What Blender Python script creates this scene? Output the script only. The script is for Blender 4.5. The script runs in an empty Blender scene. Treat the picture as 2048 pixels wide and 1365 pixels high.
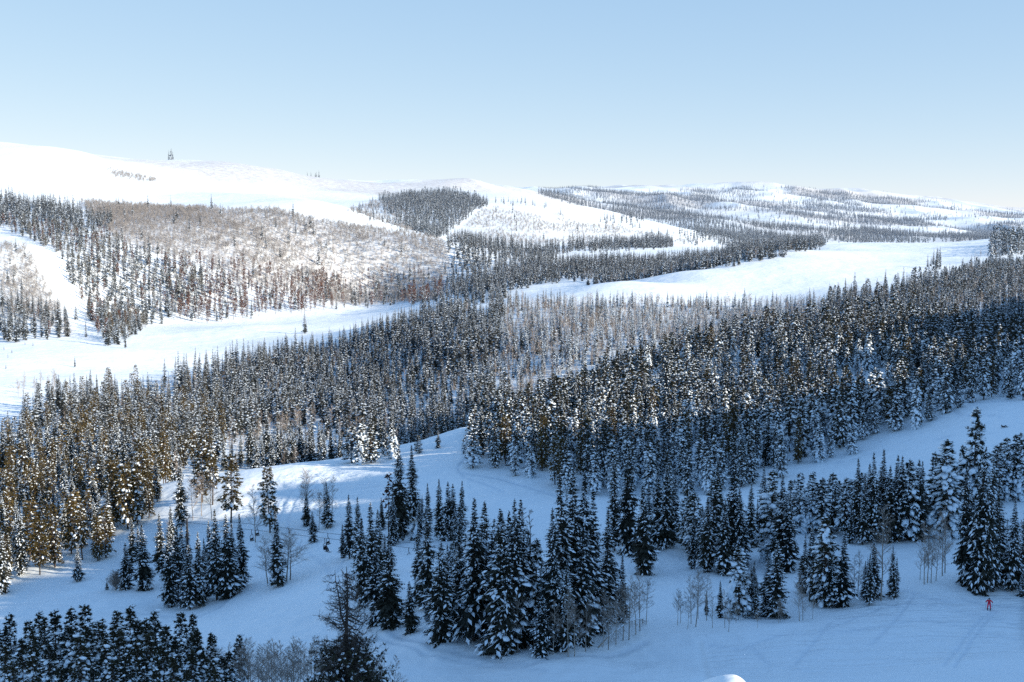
import bpy, math, random
import numpy as np
import mathutils

random.seed(7)
RNG = np.random.default_rng(11)
scene = bpy.context.scene
COL = scene.collection
PI = math.pi

# ------------------------------------------------------------------ camera model (used to lay the place out from the survey below)
F = 2500.0
CX, CY = 1024.0, 682.5
PITCH = math.atan((682.5 - 450.0) / F)
CP, SP = math.cos(PITCH), math.sin(PITCH)


def ray(px, py):
    """direction of a sight line as (x/y, z/y)"""
    r = (px - CX) / F
    u = -(py - CY) / F
    Y = CP + SP * u
    Z = -SP + CP * u
    return r / Y, Z / Y


def project(x, y, z):
    f = CP * y - SP * z
    up = SP * y + CP * z
    return CX + F * x / f, CY - F * up / f


# ------------------------------------------------------------------ terrain survey: (distance, sight-line height) along nine bearings
COLS = {
    0: [(130, 1425), (160, 1375), (200, 1290), (240, 1240), (275, 1212), (300, 1150), (340, 1080), (400, 1005), (470, 905), (560, 832), (650, 775), (800, 705), (900, 672), (1000, 602), (1080, 545), (1150, 490), (1220, 482), (1300, 462), (1450, 420), (1550, 392), (1700, 350), (2200, 287), (2700, 310), (4000, 380), (12000, 445)],
    250: [(130, 1440), (155, 1400), (185, 1330), (232, 1258), (255, 1232), (285, 1170), (340, 1052), (380, 985), (420, 960), (470, 915), (560, 850), (650, 800), (760, 742), (850, 700), (1000, 662), (1100, 640), (1200, 560), (1350, 460), (1450, 435), (1600, 410), (1800, 380), (2020, 336), (2250, 350), (2600, 323), (2900, 317), (3500, 360), (12000, 445)],
    500: [(130, 1440), (157, 1385), (200, 1285), (255, 1195), (265, 1172), (310, 1085), (340, 1010), (375, 938), (400, 947), (450, 935), (520, 895), (600, 850), (700, 775), (760, 738), (800, 738), (950, 680), (1050, 652), (1200, 625), (1250, 590), (1300, 550), (1400, 480), (1500, 430), (1700, 402), (1850, 386), (2150, 402), (2800, 337), (3100, 347), (12000, 445)],
    750: [(130, 1440), (155, 1375), (185, 1290), (195, 1258), (240, 1150), (285, 1080), (330, 990), (390, 915), (405, 900), (450, 930), (520, 890), (600, 830), (700, 760), (800, 690), (880, 648), (930, 650), (1050, 655), (1300, 615), (1380, 595), (1420, 560), (1450, 505), (1500, 470), (1620, 441), (1750, 455), (2000, 430), (2300, 402), (2700, 382), (3100, 361), (3500, 372), (12000, 445)],
    1000: [(130, 1435), (160, 1365), (170, 1320), (235, 1150), (305, 1000), (345, 945), (395, 868), (430, 890), (480, 900), (540, 860), (620, 770), (700, 700), (800, 640), (900, 612), (950, 602), (1000, 602), (1150, 582), (1300, 560), (1500, 515), (1650, 495), (1900, 460), (2100, 430), (2300, 410), (2800, 392), (3300, 374), (3800, 386), (12000, 445)],
    1250: [(130, 1430), (155, 1372), (175, 1310), (205, 1215), (245, 1120), (290, 1030), (315, 982), (380, 880), (430, 800), (460, 758), (520, 790), (600, 760), (680, 690), (800, 640), (880, 600), (920, 578), (960, 560), (1010, 578), (1200, 555), (1400, 535), (1600, 512), (1900, 490), (2200, 450), (2350, 432), (2700, 442), (3000, 440), (3500, 425), (4200, 408), (5500, 384), (7000, 400), (12000, 445)],
    1500: [(130, 1430), (155, 1365), (185, 1262), (195, 1240), (240, 1115), (280, 1025), (310, 962), (370, 860), (430, 770), (480, 697), (540, 730), (600, 725), (700, 680), (800, 640), (900, 600), (1000, 560), (1150, 517), (1250, 530), (1500, 520), (1900, 500), (2200, 488), (2600, 475), (3000, 455), (3500, 445), (4500, 415), (5200, 395), (6000, 375), (7500, 400), (12000, 445)],
    1750: [(130, 1430), (155, 1365), (190, 1235), (205, 1190), (230, 1130), (265, 1040), (300, 950), (330, 880), (360, 820), (400, 760), (460, 690), (490, 670), (550, 700), (650, 660), (750, 610), (850, 580), (1000, 555), (1250, 520), (1500, 495), (1620, 486), (2000, 500), (2700, 490), (3200, 475), (4000, 450), (5000, 420), (6500, 392), (8000, 410), (12000, 445)],
    2048: [(130, 1430), (150, 1365), (190, 1240), (205, 1180), (240, 1080), (280, 960), (300, 880), (320, 820), (345, 795), (380, 760), (430, 715), (450, 705), (520, 720), (620, 660), (750, 600), (900, 565), (1050, 540), (1150, 520), (1300, 505), (1500, 480), (1700, 472), (2100, 490), (3000, 480), (4500, 455), (5500, 440), (6500, 429), (8000, 440), (12000, 447)],
}
EXTRA = [
    # left crests and skylines
    (100, 301, 2250), (180, 317, 2200), (200, 319, 2150), (330, 362, 2000), (420, 377, 1930), (580, 392, 1850), (650, 404, 1800), (700, 420, 1720), (800, 462, 1580), (880, 492, 1480),
    (350, 321, 2850), (430, 325, 2850), (580, 350, 3000), (640, 356, 3050), (700, 355, 3080), (830, 359, 3150), (900, 362, 3200), (1070, 384, 3350),
    (380, 395, 2250), (640, 415, 2100), (850, 450, 1900), (880, 470, 1750), (870, 420, 2100), (930, 400, 2400),
    # shoulder running down to the right
    (1070, 395, 2700), (1150, 407, 2500), (1350, 455, 2250), (1420, 475, 2250), (1480, 489, 2200), (1150, 425, 2950), (1400, 470, 2600),
    # far skyline
    (1100, 383, 5000), (1160, 378, 5200), (1330, 385, 5600), (1420, 381, 5900), (1560, 380, 6100), (1650, 386, 6300), (1830, 403, 6500), (1900, 408, 6500), (1960, 415, 6500),
    # plateau lip
    (1130, 582, 950), (1190, 566, 960), (1350, 546, 1050), (1420, 534, 1110), (1560, 503, 1300), (1640, 491, 1500), (1350, 556, 1120), (1440, 546, 1210), (1570, 515, 1450), (1640, 498, 1750),
    (1900, 488, 1620), (1960, 490, 1600), (1880, 530, 1180),
    # near piste crest and pine knoll
    (600, 925, 385), (680, 920, 392), (850, 880, 410), (930, 856, 412), (630, 945, 440), (860, 905, 450), (320, 971, 372), (400, 955, 372), (400, 962, 410),
    (940, 935, 352), (1040, 941, 345), (1130, 985, 315), (1050, 850, 400), (1150, 800, 440), (1100, 860, 470), (1060, 880, 500),
    (1380, 722, 470), (1620, 682, 485), (1380, 760, 535),
    # foot of the bushy clump and the skier's slope
    (880, 1284, 178), (1080, 1312, 168), (1200, 1295, 176), (1290, 1255, 188), (1390, 1255, 188), (1630, 1235, 194), (1870, 1160, 210), (1978, 1216, 196),
    (160, 1163, 292), (80, 1150, 300), (380, 1220, 258), (130, 1200, 275),
]
pts, vals = [], []
def add_ctrl(px, py, d):
    u, q = ray(px, py)
    az = math.atan(u)
    pts.append((az, math.log(d / math.cos(az))))
    vals.append(q * math.cos(az))
for px, prof in COLS.items():
    for d, py in prof:
        add_ctrl(px, py, d)
for px, py, d in EXTRA:
    add_ctrl(px, py, d)
for px in (-250, 2300):                                   # carry the edges outwards
    src = COLS[0] if px < 0 else COLS[2048]
    for d, py in src:
        add_ctrl(px, py, d)
for az in (-0.45, -0.2, 0.0, 0.2, 0.45):                  # the hillside the view is taken from
    for d, q in ((100, -.412), (70, -.425), (45, -.43), (25, -.43), (12, -.45), (6, -.52), (3, -.7)):
        pts.append((az, math.log(d))); vals.append(q)
pts = np.array(pts); vals = np.array(vals)


def tps(r2):
    return 0.5 * r2 * np.log(np.maximum(r2, 1e-12))
n = len(pts)
d2 = ((pts[:, None, :] - pts[None, :, :]) ** 2).sum(-1)
A = np.zeros((n + 3, n + 3))
A[:n, :n] = tps(d2) + np.eye(n) * 2e-5
A[:n, n] = 1; A[:n, n + 1:] = pts; A[n, :n] = 1; A[n + 1:, :n] = pts.T
W = np.linalg.solve(A, np.concatenate([vals, np.zeros(3)]))

AZMAX = 0.50
GA, GR = 420, 700
g_az = np.linspace(-AZMAX, AZMAX, GA)
g_lr = np.linspace(math.log(2.5), math.log(14000), GR)
gq = np.zeros((GA, GR))
for i, a in enumerate(g_az):
    p = np.stack([np.full(GR, a), g_lr], 1)
    r2 = ((p[:, None, :] - pts[None, :, :]) ** 2).sum(-1)
    gq[i] = tps(r2) @ W[:n] + W[n] + p @ W[n + 1:]


def vnoise(x, y, seed=0):
    """smooth value noise, vectorised"""
    xi = np.floor(x).astype(np.int64); yi = np.floor(y).astype(np.int64)
    fx = x - xi; fy = y - yi
    fx = fx * fx * (3 - 2 * fx); fy = fy * fy * (3 - 2 * fy)
    def h(a, b):
        k = (a * 374761393 + b * 668265263 + seed * 974634777) & 0xffffffff
        k = ((k ^ (k >> 13)) * 1274126177) & 0xffffffff
        return ((k ^ (k >> 16)) & 0xffff) / 32768.0 - 1.0
    return (h(xi, yi) * (1 - fx) + h(xi + 1, yi) * fx) * (1 - fy) + (h(xi, yi + 1) * (1 - fx) + h(xi + 1, yi + 1) * fx) * fy


SUN_EL = math.radians(19.0)
SUN_PHI = math.radians(20.0)           # behind the camera's right hand
SHADE_RIDGE_Y = [-450, -400, -60, -20, 30, 63, 95, 122, 140, 157, 175, 190, 197, 203, 207, 212, 224, 245, 256, 266, 280, 330, 400, 500, 560, 640, 720, 800, 880, 940]
SHADE_RIDGE_Z = [-300, -40, 70, 90, 90, 82, 72, 67, 69, 65, 69, 69, 59, 53, 58, 64, 57, 52, 46, 33, 27, 27, 26, 20, 18, 14, 8, -10, -60, -400]


def base_height(x, y):
    az = np.arctan2(x, y); rho = np.maximum(np.hypot(x, y), 2.6)
    def samp(a, lr):
        fa = (np.clip(a, -AZMAX, AZMAX) + AZMAX) / (2 * AZMAX) * (GA - 1)
        fr = np.clip((lr - g_lr[0]) / (g_lr[-1] - g_lr[0]) * (GR - 1), 0, GR - 1.001)
        ia = np.minimum(fa.astype(int), GA - 2); ir = fr.astype(int)
        ta = fa - ia; tr = fr - ir
        return (gq[ia, ir] * (1 - ta) + gq[ia + 1, ir] * ta) * (1 - tr) + (gq[ia, ir + 1] * (1 - ta) + gq[ia + 1, ir + 1] * ta) * tr
    lr = np.log(rho)
    q = samp(az, lr)
    w = np.clip((np.abs(az) - 1.2) / (PI - 1.2), 0, 1)
    q2 = samp(-az, lr)
    q = q * (1 - w * .5) + q2 * w * .5
    z = q * rho
    back = np.clip((np.abs(az) - 1.3) / 1.2, 0, 1)          # ground behind the viewpoint climbs
    z = z * (1 - back) + back * (-1.7 + .05 * np.minimum(rho, 400))
    return z


def height(x, y):
    x = np.asarray(x, float); y = np.asarray(y, float)
    z = base_height(x, y)
    rho = np.hypot(x, y)
    # small relief
    k = np.clip((rho - 60) / 200, 0, 1)
    z = z + k * (0.45 * vnoise(x / 31, y / 31, 1) + 0.22 * vnoise(x / 11, y / 11, 2))
    z = z + np.clip((rho - 600) / 600, 0, 1) * 1.6 * vnoise(x / 90, y / 90, 3)
    near = np.clip((rho - 20) / 60, 0, 1) * np.clip((500 - rho) / 200, 0, 1)
    z = z + near * (.15 * vnoise(x / 3.4, y / 4.2, 8) + .09 * vnoise(x / 1.5, y / 3.0, 10) + .26 * vnoise(x / 14 + y / 30, y / 9, 9))
    far = np.clip((rho - 2600) / 1800, 0, 1)
    rg = 1 - np.abs(vnoise(x / 520 + y / 1900, y / 800, 4))
    z = z + far * (52 * (rg - .55) + 16 * (.5 - np.abs(vnoise(x / 210, y / 300, 5))) + 5 * vnoise(x / 70, y / 90, 12))
    mid = np.clip((rho - 1500) / 500, 0, 1) * (1 - far)
    z = z + mid * 3.5 * vnoise(x / 120, y / 170, 13)
    # the unseen hill off to the right, crest shaped to shade the foreground
    yy = np.clip(y, -460, 950)
    xr = np.where(yy < 380, 300.0, 300 + (yy - 380) * .72)
    top = np.interp(yy, SHADE_RIDGE_Y, SHADE_RIDGE_Z) + 3.0 * vnoise(y / 17, y * 0, 6) + 1.8 * vnoise(y / 6.5, y * 0, 7)
    top = top + (xr - 300) * .10
    ridge = top - np.abs(x - xr) * .85
    m = (x > 0)
    ridge = np.where(m, ridge, -1e3)
    hh = np.maximum(z, ridge)
    return hh


def H(x, y):
    return float(height(np.array([x]), np.array([y]))[0])


# nearest sight-line / ground crossing
def ground_hit(px, py, dmin=95.0, dmax=9000.0):
    u, q = ray(px, py)
    ds = np.exp(np.linspace(math.log(dmin), math.log(dmax), 2600))
    z = height(u * ds, ds)
    above = z - q * ds
    k = np.nonzero(above >= 0)[0]
    if len(k) == 0:
        return None
    i = k[0]
    if i == 0:
        return u * ds[0], ds[0], float(z[0])
    t = above[i - 1] / (above[i - 1] - above[i])
    d = ds[i - 1] + t * (ds[i] - ds[i - 1])
    return u * d, d, H(u * d, d)


# ------------------------------------------------------------------ materials
def new_mat(name, rough=.8):
    m = bpy.data.materials.new(name); m.use_nodes = True
    nt = m.node_tree; b = nt.nodes['Principled BSDF']
    b.inputs['Roughness'].default_value = rough
    b.inputs['Specular IOR Level'].default_value = .2
    return m, nt, b


def N(nt, t, **kw):
    nd = nt.nodes.new(t)
    for k, v in kw.items():
        setattr(nd, k, v)
    return nd


def mix_rgb(nt, fac, a, b):
    m = N(nt, 'ShaderNodeMix', data_type='RGBA')
    for s, v in ((m.inputs[0], fac), (m.inputs[6], a), (m.inputs[7], b)):
        if isinstance(v, (int, float)):
            s.default_value = v
        elif isinstance(v, tuple):
            s.default_value = (*v, 1)
        else:
            nt.links.new(v, s)
    return m.outputs[2]


def mat_plain(name, col, rough=.7, var=.25, scale=3.0):
    m, nt, b = new_mat(name, rough)
    no = N(nt, 'ShaderNodeTexNoise'); no.inputs['Scale'].default_value = scale
    tc = N(nt, 'ShaderNodeTexCoord'); nt.links.new(tc.outputs['Object'], no.inputs['Vector'])
    dark = tuple(c * (1 - var) for c in col); lite = tuple(min(1, c * (1 + var)) for c in col)
    nt.links.new(mix_rgb(nt, no.outputs['Fac'], dark, lite), b.inputs['Base Color'])
    return m


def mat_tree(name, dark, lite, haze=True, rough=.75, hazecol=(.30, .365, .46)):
    """foliage / bark colour that varies per tree and within a crown and pales with distance, air haze mixed into the colour"""
    m, nt, b = new_mat(name, rough)
    oi = N(nt, 'ShaderNodeObjectInfo')
    geo = N(nt, 'ShaderNodeNewGeometry')
    no = N(nt, 'ShaderNodeTexNoise'); no.inputs['Scale'].default_value = .55; no.inputs['Detail'].default_value = 3
    nt.links.new(geo.outputs['Position'], no.inputs['Vector'])
    ad = N(nt, 'ShaderNodeMath', operation='ADD'); nt.links.new(oi.outputs['Random'], ad.inputs[0]); nt.links.new(no.outputs['Fac'], ad.inputs[1])
    mr = N(nt, 'ShaderNodeMapRange'); mr.inputs[1].default_value = .35; mr.inputs[2].default_value = 1.55
    nt.links.new(ad.outputs[0], mr.inputs[0])
    c = mix_rgb(nt, mr.outputs[0], dark, lite)
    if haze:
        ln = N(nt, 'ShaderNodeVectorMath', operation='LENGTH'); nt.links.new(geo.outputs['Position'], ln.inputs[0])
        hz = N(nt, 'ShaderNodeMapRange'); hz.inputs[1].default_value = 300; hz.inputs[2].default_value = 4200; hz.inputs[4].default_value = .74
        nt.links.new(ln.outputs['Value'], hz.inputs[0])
        c = mix_rgb(nt, hz.outputs[0], c, hazecol)  # aerial haze put into the base colour by distance from the viewpoint
    nt.links.new(c, b.inputs['Base Color'])
    return m


M = {}
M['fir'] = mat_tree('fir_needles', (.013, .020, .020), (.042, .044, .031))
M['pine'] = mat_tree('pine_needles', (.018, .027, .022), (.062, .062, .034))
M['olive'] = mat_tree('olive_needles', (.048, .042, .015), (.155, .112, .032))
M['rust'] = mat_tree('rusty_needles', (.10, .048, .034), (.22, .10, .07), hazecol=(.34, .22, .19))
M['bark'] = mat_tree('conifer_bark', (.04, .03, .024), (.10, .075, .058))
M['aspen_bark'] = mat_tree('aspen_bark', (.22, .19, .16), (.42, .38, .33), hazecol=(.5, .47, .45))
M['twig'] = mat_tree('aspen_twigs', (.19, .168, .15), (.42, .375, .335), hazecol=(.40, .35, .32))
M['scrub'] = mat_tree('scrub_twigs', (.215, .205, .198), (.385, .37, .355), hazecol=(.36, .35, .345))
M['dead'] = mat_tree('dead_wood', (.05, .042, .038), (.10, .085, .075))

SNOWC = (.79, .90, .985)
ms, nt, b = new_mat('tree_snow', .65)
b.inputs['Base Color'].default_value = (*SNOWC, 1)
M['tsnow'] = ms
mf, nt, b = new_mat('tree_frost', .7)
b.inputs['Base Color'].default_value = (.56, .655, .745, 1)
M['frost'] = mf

# ground snow
mg, nt, b = new_mat('snow_ground', .6)
geo = N(nt, 'ShaderNodeNewGeometry')
at = N(nt, 'ShaderNodeAttribute', attribute_name='scrub')
tr = N(nt, 'ShaderNodeAttribute', attribute_name='tracked')
no1 = N(nt, 'ShaderNodeTexNoise'); no1.inputs['Scale'].default_value = .035; no1.inputs['Detail'].default_value = 5
no2 = N(nt, 'ShaderNodeTexNoise'); no2.inputs['Scale'].default_value = .09; no2.inputs['Detail'].default_value = 8; no2.inputs['Roughness'].default_value = .7
for nn in (no1, no2):
    nt.links.new(geo.outputs['Position'], nn.inputs['Vector'])
c = mix_rgb(nt, no1.outputs['Fac'], (.78, .89, .965), (.85, .945, 1.0))
mr = N(nt, 'ShaderNodeMapRange'); mr.inputs[1].default_value = .25; mr.inputs[2].default_value = .85
nt.links.new(no2.outputs['Fac'], mr.inputs[0])
mu = N(nt, 'ShaderNodeMath', operation='MULTIPLY'); nt.links.new(mr.outputs[0], mu.inputs[0]); nt.links.new(at.outputs['Fac'], mu.inputs[1])
c = mix_rgb(nt, mu.outputs[0], c, (.36, .31, .285))
TRACKCOL = c
# wind ripples, soft lumps and criss-cross ski tracks as bump
def stretched(rot, sx, sy, det=3):
    mp = N(nt, 'ShaderNodeMapping'); mp.inputs['Rotation'].default_value = (0, 0, rot); mp.inputs['Scale'].default_value = (sx, sy, .02)
    nt.links.new(geo.outputs['Position'], mp.inputs['Vector'])
    q = N(nt, 'ShaderNodeTexNoise'); q.inputs['Scale'].default_value = 1; q.inputs['Detail'].default_value = det
    nt.links.new(mp.outputs['Vector'], q.inputs['Vector'])
    return q.outputs['Fac']
def math_(op, a, b_):
    q = N(nt, 'ShaderNodeMath', operation=op)
    for s, v in ((q.inputs[0], a), (q.inputs[1], b_)):
        if isinstance(v, (int, float)):
            s.default_value = v
        else:
            nt.links.new(v, s)
    return q.outputs[0]
t1 = stretched(.35, .06, .75); t2 = stretched(-.55, .05, .8); t3 = stretched(1.1, .3, .3, 5)
trk = math_('ADD', math_('ADD', t1, t2), math_('MULTIPLY', t3, 1.3))
trk = math_('MULTIPLY', trk, math_('ADD', math_('MULTIPLY', tr.outputs['Fac'], 1.0), .12))
tm = N(nt, 'ShaderNodeMapRange'); tm.inputs[1].default_value = .52; tm.inputs[2].default_value = .70
nt.links.new(math_('MULTIPLY', math_('ADD', t1, t2), .5), tm.inputs[0])
packed_shade = N(nt, 'ShaderNodeAttribute', attribute_name='trail')
c2 = mix_rgb(nt, math_('MULTIPLY', math_('MULTIPLY', tm.outputs[0], tr.outputs['Fac']), .9), TRACKCOL, (.66, .76, .85))  # criss-cross tracks darkened by colour: packed snow plus groove shade
nt.links.new(mix_rgb(nt, math_('MULTIPLY', packed_shade.outputs['Fac'], .55), c2, (.60, .72, .83)), b.inputs['Base Color'])  # trail beds tinted for packed snow and the shade in them
soft = N(nt, 'ShaderNodeTexNoise'); soft.inputs['Scale'].default_value = .12; soft.inputs['Detail'].default_value = 6
nt.links.new(geo.outputs['Position'], soft.inputs['Vector'])
hsum = math_('ADD', trk, math_('MULTIPLY', soft.outputs['Fac'], .7))
bp = N(nt, 'ShaderNodeBump'); bp.inputs['Strength'].default_value = .9; bp.inputs['Distance'].default_value = 1.0
nt.links.new(hsum, bp.inputs['Height'])
nt.links.new(bp.outputs['Normal'], b.inputs['Normal'])
M['snow'] = mg

# ------------------------------------------------------------------ helpers for objects
def tag(o, label=None, cat=None, group=None, kind=None):
    if label: o['label'] = label
    if cat: o['category'] = cat
    if group: o['group'] = group
    if kind: o['kind'] = kind
    return o


def link(name, data, parent=None, loc=None):
    o = bpy.data.objects.new(name, data); COL.objects.link(o)
    if parent: o.parent = parent
    if loc is not None: o.location = loc
    return o


def empty(name, loc, rz=0, sc=(1, 1, 1)):
    o = bpy.data.objects.new(name, None); COL.objects.link(o)
    o.location = loc; o.rotation_euler = (0, 0, rz); o.scale = sc; o.empty_display_size = .5
    return o


def mesh_np(name, verts, tris, mats, midx=None, smooth=None):
    me = bpy.data.meshes.new(name)
    verts = np.asarray(verts, np.float32); tris = np.asarray(tris, np.int32)
    me.vertices.add(len(verts)); me.vertices.foreach_set('co', verts.ravel())
    me.loops.add(len(tris) * 3); me.loops.foreach_set('vertex_index', tris.ravel())
    me.polygons.add(len(tris))
    me.polygons.foreach_set('loop_start', np.arange(len(tris), dtype=np.int32) * 3)
    me.polygons.foreach_set('loop_total', np.full(len(tris), 3, np.int32))
    for m_ in mats: me.materials.append(m_)
    if midx is not None: me.polygons.foreach_set('material_index', np.asarray(midx, np.int32))
    if smooth is not None: me.polygons.foreach_set('use_smooth', np.asarray(smooth, bool))
    me.update(calc_edges=True); me.validate()
    return me


# ------------------------------------------------------------------ the ground
inner = np.linspace(-.47, .47, 760)
outer = np.linspace(.47, PI, 150)[1:]
azs = np.concatenate([-outer[::-1], inner, outer[:-1]])
lrs = np.concatenate([np.linspace(math.log(2.6), math.log(95), 60)[:-1], np.linspace(math.log(95), math.log(13500), 900)])
AZ, LR = np.meshgrid(azs, lrs, indexing='ij')
TX = np.exp(LR) * np.sin(AZ); TY = np.exp(LR) * np.cos(AZ)
TZ = height(TX, TY)
na, nr = AZ.shape
TRAILS = [([(555, 1064), (560, 1030), (568, 1005), (582, 985), (606, 962), (640, 946)], .5, .16), ([(575, 1068), (577, 1036), (588, 1002), (612, 982), (650, 965)], .45, .16), ([(500, 1000), (540, 985), (600, 975), (660, 978)], .5, .14),
          ([(1984, 1222), (1960, 1240), (1930, 1275), (1890, 1330)], .35, .14), ([(1992, 1222), (1972, 1242), (1945, 1278), (1910, 1335)], .35, .14), ([(1640, 1262), (1760, 1215), (1880, 1210), (2045, 1252)], .4, .14), ([(1800, 1180), (1870, 1200), (1960, 1205), (2045, 1215)], .5, .2),
          ([(1420, 1290), (1480, 1300), (1560, 1270), (1700, 1262), (1850, 1240), (2040, 1280)], .45, .13), ([(1590, 1330), (1640, 1270), (1660, 1245)], .4, .12), ([(1740, 1290), (1790, 1240), (1830, 1185)], .4, .12), ([(1500, 1290), (1540, 1330), (1640, 1345)], .4, .1),
          ([(780, 1262), (870, 1296), (960, 1314), (1060, 1328), (1200, 1312), (1290, 1285)], .7, .2), ([(760, 1275), (850, 1310), (960, 1330), (1090, 1340)], .5, .15),
          ([(925, 945), (1000, 958), (1060, 975), (1110, 990), (1150, 1010)], .8, .3), ([(935, 915), (915, 935), (930, 955), (1010, 985)], .5, .2), ([(590, 1080), (640, 1120), (690, 1180)], .4, .12), ([(600, 1085), (655, 1130), (672, 1175)], .4, .12), ([(700, 1105), (670, 1150), (655, 1180)], .4, .12),
          ([(470, 1185), (410, 1228), (330, 1232), (260, 1222)], .6, .2), ([(480, 1165), (440, 1215), (390, 1240)], .6, .15), ([(1905, 800), (1950, 806), (2046, 800)], .9, .35), ([(1890, 812), (1920, 830), (2000, 832)], .6, .25), ([(1650, 930), (1750, 905), (1850, 880), (2000, 868)], .5, .15)]
near_i = np.nonzero((np.exp(LR) < 460) & (np.abs(AZ) < .46))
nx_, ny_ = TX[near_i], TY[near_i]; dz_ = np.zeros(len(nx_))
for line, wd, dep in TRAILS:
    P_ = [p for p in (ground_hit(*q) for q in line) if p]
    for (a, b_) in zip(P_[:-1], P_[1:]):
        ax_, ay_ = a[0], a[1]; ex, ey = b_[0] - ax_, b_[1] - ay_
        t_ = np.clip(((nx_ - ax_) * ex + (ny_ - ay_) * ey) / (ex * ex + ey * ey + 1e-9), 0, 1)
        dd_ = np.hypot(nx_ - ax_ - t_ * ex, ny_ - ay_ - t_ * ey)
        dz_ = np.minimum(dz_, -dep * np.exp(-(dd_ / wd) ** 2)) 
        dz_ = np.where(dz_ > -.02, np.maximum(dz_, .5 * dep * np.exp(-((dd_ - 2.2 * wd) / (.7 * wd)) ** 2)), dz_)
TZ[near_i] += dz_
trail = np.zeros_like(TX); trail[near_i] = np.clip(-dz_ / .16, 0, 1)


def in_poly(px, py, poly):
    res = np.zeros(np.shape(px), bool)
    j = len(poly) - 1
    for i in range(len(poly)):
        xi, yi = poly[i]; xj, yj = poly[j]
        c = ((yi > py) != (yj > py)) & (px < (xj - xi) * (py - yi) / ((yj - yi) or 1e-9) + xi)
        res ^= c
        j = i
    return res


SCRUB = [(150, 405), (330, 417), (450, 421), (560, 423), (650, 443), (760, 460), (890, 488), (910, 530), (870, 600), (700, 610), (480, 570), (400, 515), (300, 505), (230, 475)]
TAN = [(0, 485), (45, 495), (85, 560), (130, 640), (150, 672), (60, 640), (0, 640)]
C_HILL = [(900, 480), (940, 440), (990, 415), (1080, 420), (1200, 440), (1300, 470), (1380, 485), (1200, 482), (1000, 492)]
TRACKS = [(1420, 1365), (1400, 1280), (1480, 1275), (1640, 1245), (1800, 1170), (1900, 1190), (2048, 1185), (2048, 1300), (1800, 1330)]
TRACK_B = [(430, 1060), (520, 960), (650, 930), (900, 1010), (860, 1040), (640, 1050), (560, 1080)]
PXG, PYG = project(TX, np.maximum(TY, 1), TZ)
front = TY > 60
scrub = np.zeros_like(TX)
rr = np.exp(LR)
def smoothmask(poly, d0, d1, v):
    m = in_poly(PXG, PYG, poly) & front & (rr > d0) & (rr < d1)
    scrub[m] = np.maximum(scrub[m], v)
smoothmask(SCRUB, 1050, 1750, 1.0)
smoothmask(TAN, 900, 1250, .6)
smoothmask(C_HILL, 1700, 2600, .35)
farm = (rr > 2600) & front
fn = vnoise(TX / 420 + TY / 1500, TY / 260, 51) + .6 * vnoise(TX / 150, TY / 120, 52)
scrub[farm] = np.clip((fn[farm] + .18) * 1.7, 0, 1.0)
tracked = np.zeros_like(TX)
tracked[in_poly(PXG, PYG, TRACKS) & front & (rr < 330)] = .55
tracked[in_poly(PXG, PYG, TRACK_B) & front & (rr < 420)] = .6
def blur(a, k):
    for _ in range(k):
        a = (a + np.roll(a, 1, 0) + np.roll(a, -1, 0) + np.roll(a, 1, 1) + np.roll(a, -1, 1)) / 5
    return a
scrub = blur(scrub, 8); tracked = blur(tracked, 12)

idx = np.arange(na * nr).reshape(na, nr)
a0 = idx; a1 = np.roll(idx, -1, 0)
q0 = a0[:, :-1].ravel(); q1 = a1[:, :-1].ravel(); q2 = a1[:, 1:].ravel(); q3 = a0[:, 1:].ravel()
tris = np.concatenate([np.stack([q0, q2, q1], 1), np.stack([q0, q3, q2], 1)])
co = np.stack([TX, TY, TZ], -1).reshape(-1, 3)
cen = len(co)
co = np.vstack([co, [[0, 0, float(TZ[:, 0].mean())]]])
ring = idx[:, 0]
tris = np.vstack([tris, np.stack([np.full(na, cen), ring, np.roll(ring, -1)], 1)])
me = mesh_np('snow_ground', co, tris, [M['snow']], smooth=np.ones(len(tris), bool))
for nm, arr in (('scrub', scrub), ('tracked', tracked), ('trail', trail)):
    a = me.attributes.new(nm, 'FLOAT', 'POINT')
    a.data.foreach_set('value', np.append(arr.reshape(-1), 0).astype(np.float32))
ground = tag(link('snowy_terrain', me), kind='structure')


# ------------------------------------------------------------------ tree meshes
class Geo:
    def __init__(s):
        s.v = []; s.t = []; s.m = []; s.n = 0; s.sm = []
    def add(s, v, t, m, smooth=False):
        v = np.asarray(v, float); t = np.asarray(t, int)
        s.v.append(v); s.t.append(t + s.n); s.m.append(np.full(len(t), m)); s.sm.append(np.full(len(t), smooth)); s.n += len(v)
    def mesh(s, name, mats):
        return mesh_np(name, np.vstack(s.v), np.vstack(s.t), mats, np.concatenate(s.m), np.concatenate(s.sm))


def tube(g, path, radii, sides, m, cap=False):
    path = np.asarray(path, float); k = len(path)
    d = np.gradient(path, axis=0); d /= np.linalg.norm(d, axis=1)[:, None] + 1e-9
    up = np.where(np.abs(d[:, 2:3]) > .9, np.array([[1., 0, 0]]), np.array([[0., 0, 1]]))
    a = np.cross(d, up); a /= np.linalg.norm(a, axis=1)[:, None] + 1e-9
    b_ = np.cross(d, a)
    th = np.arange(sides) * 2 * PI / sides
    r = np.asarray(radii)[:, None, None]
    v = path[:, None, :] + r * (np.cos(th)[None, :, None] * a[:, None, :] + np.sin(th)[None, :, None] * b_[:, None, :])
    v = v.reshape(-1, 3)
    t = []
    for i in range(k - 1):
        for j in range(sides):
            p, q = i * sides + j, i * sides + (j + 1) % sides
            t += [(p, q, q + sides), (p, q + sides, p + sides)]
    g.add(v, t, m, True)


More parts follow.
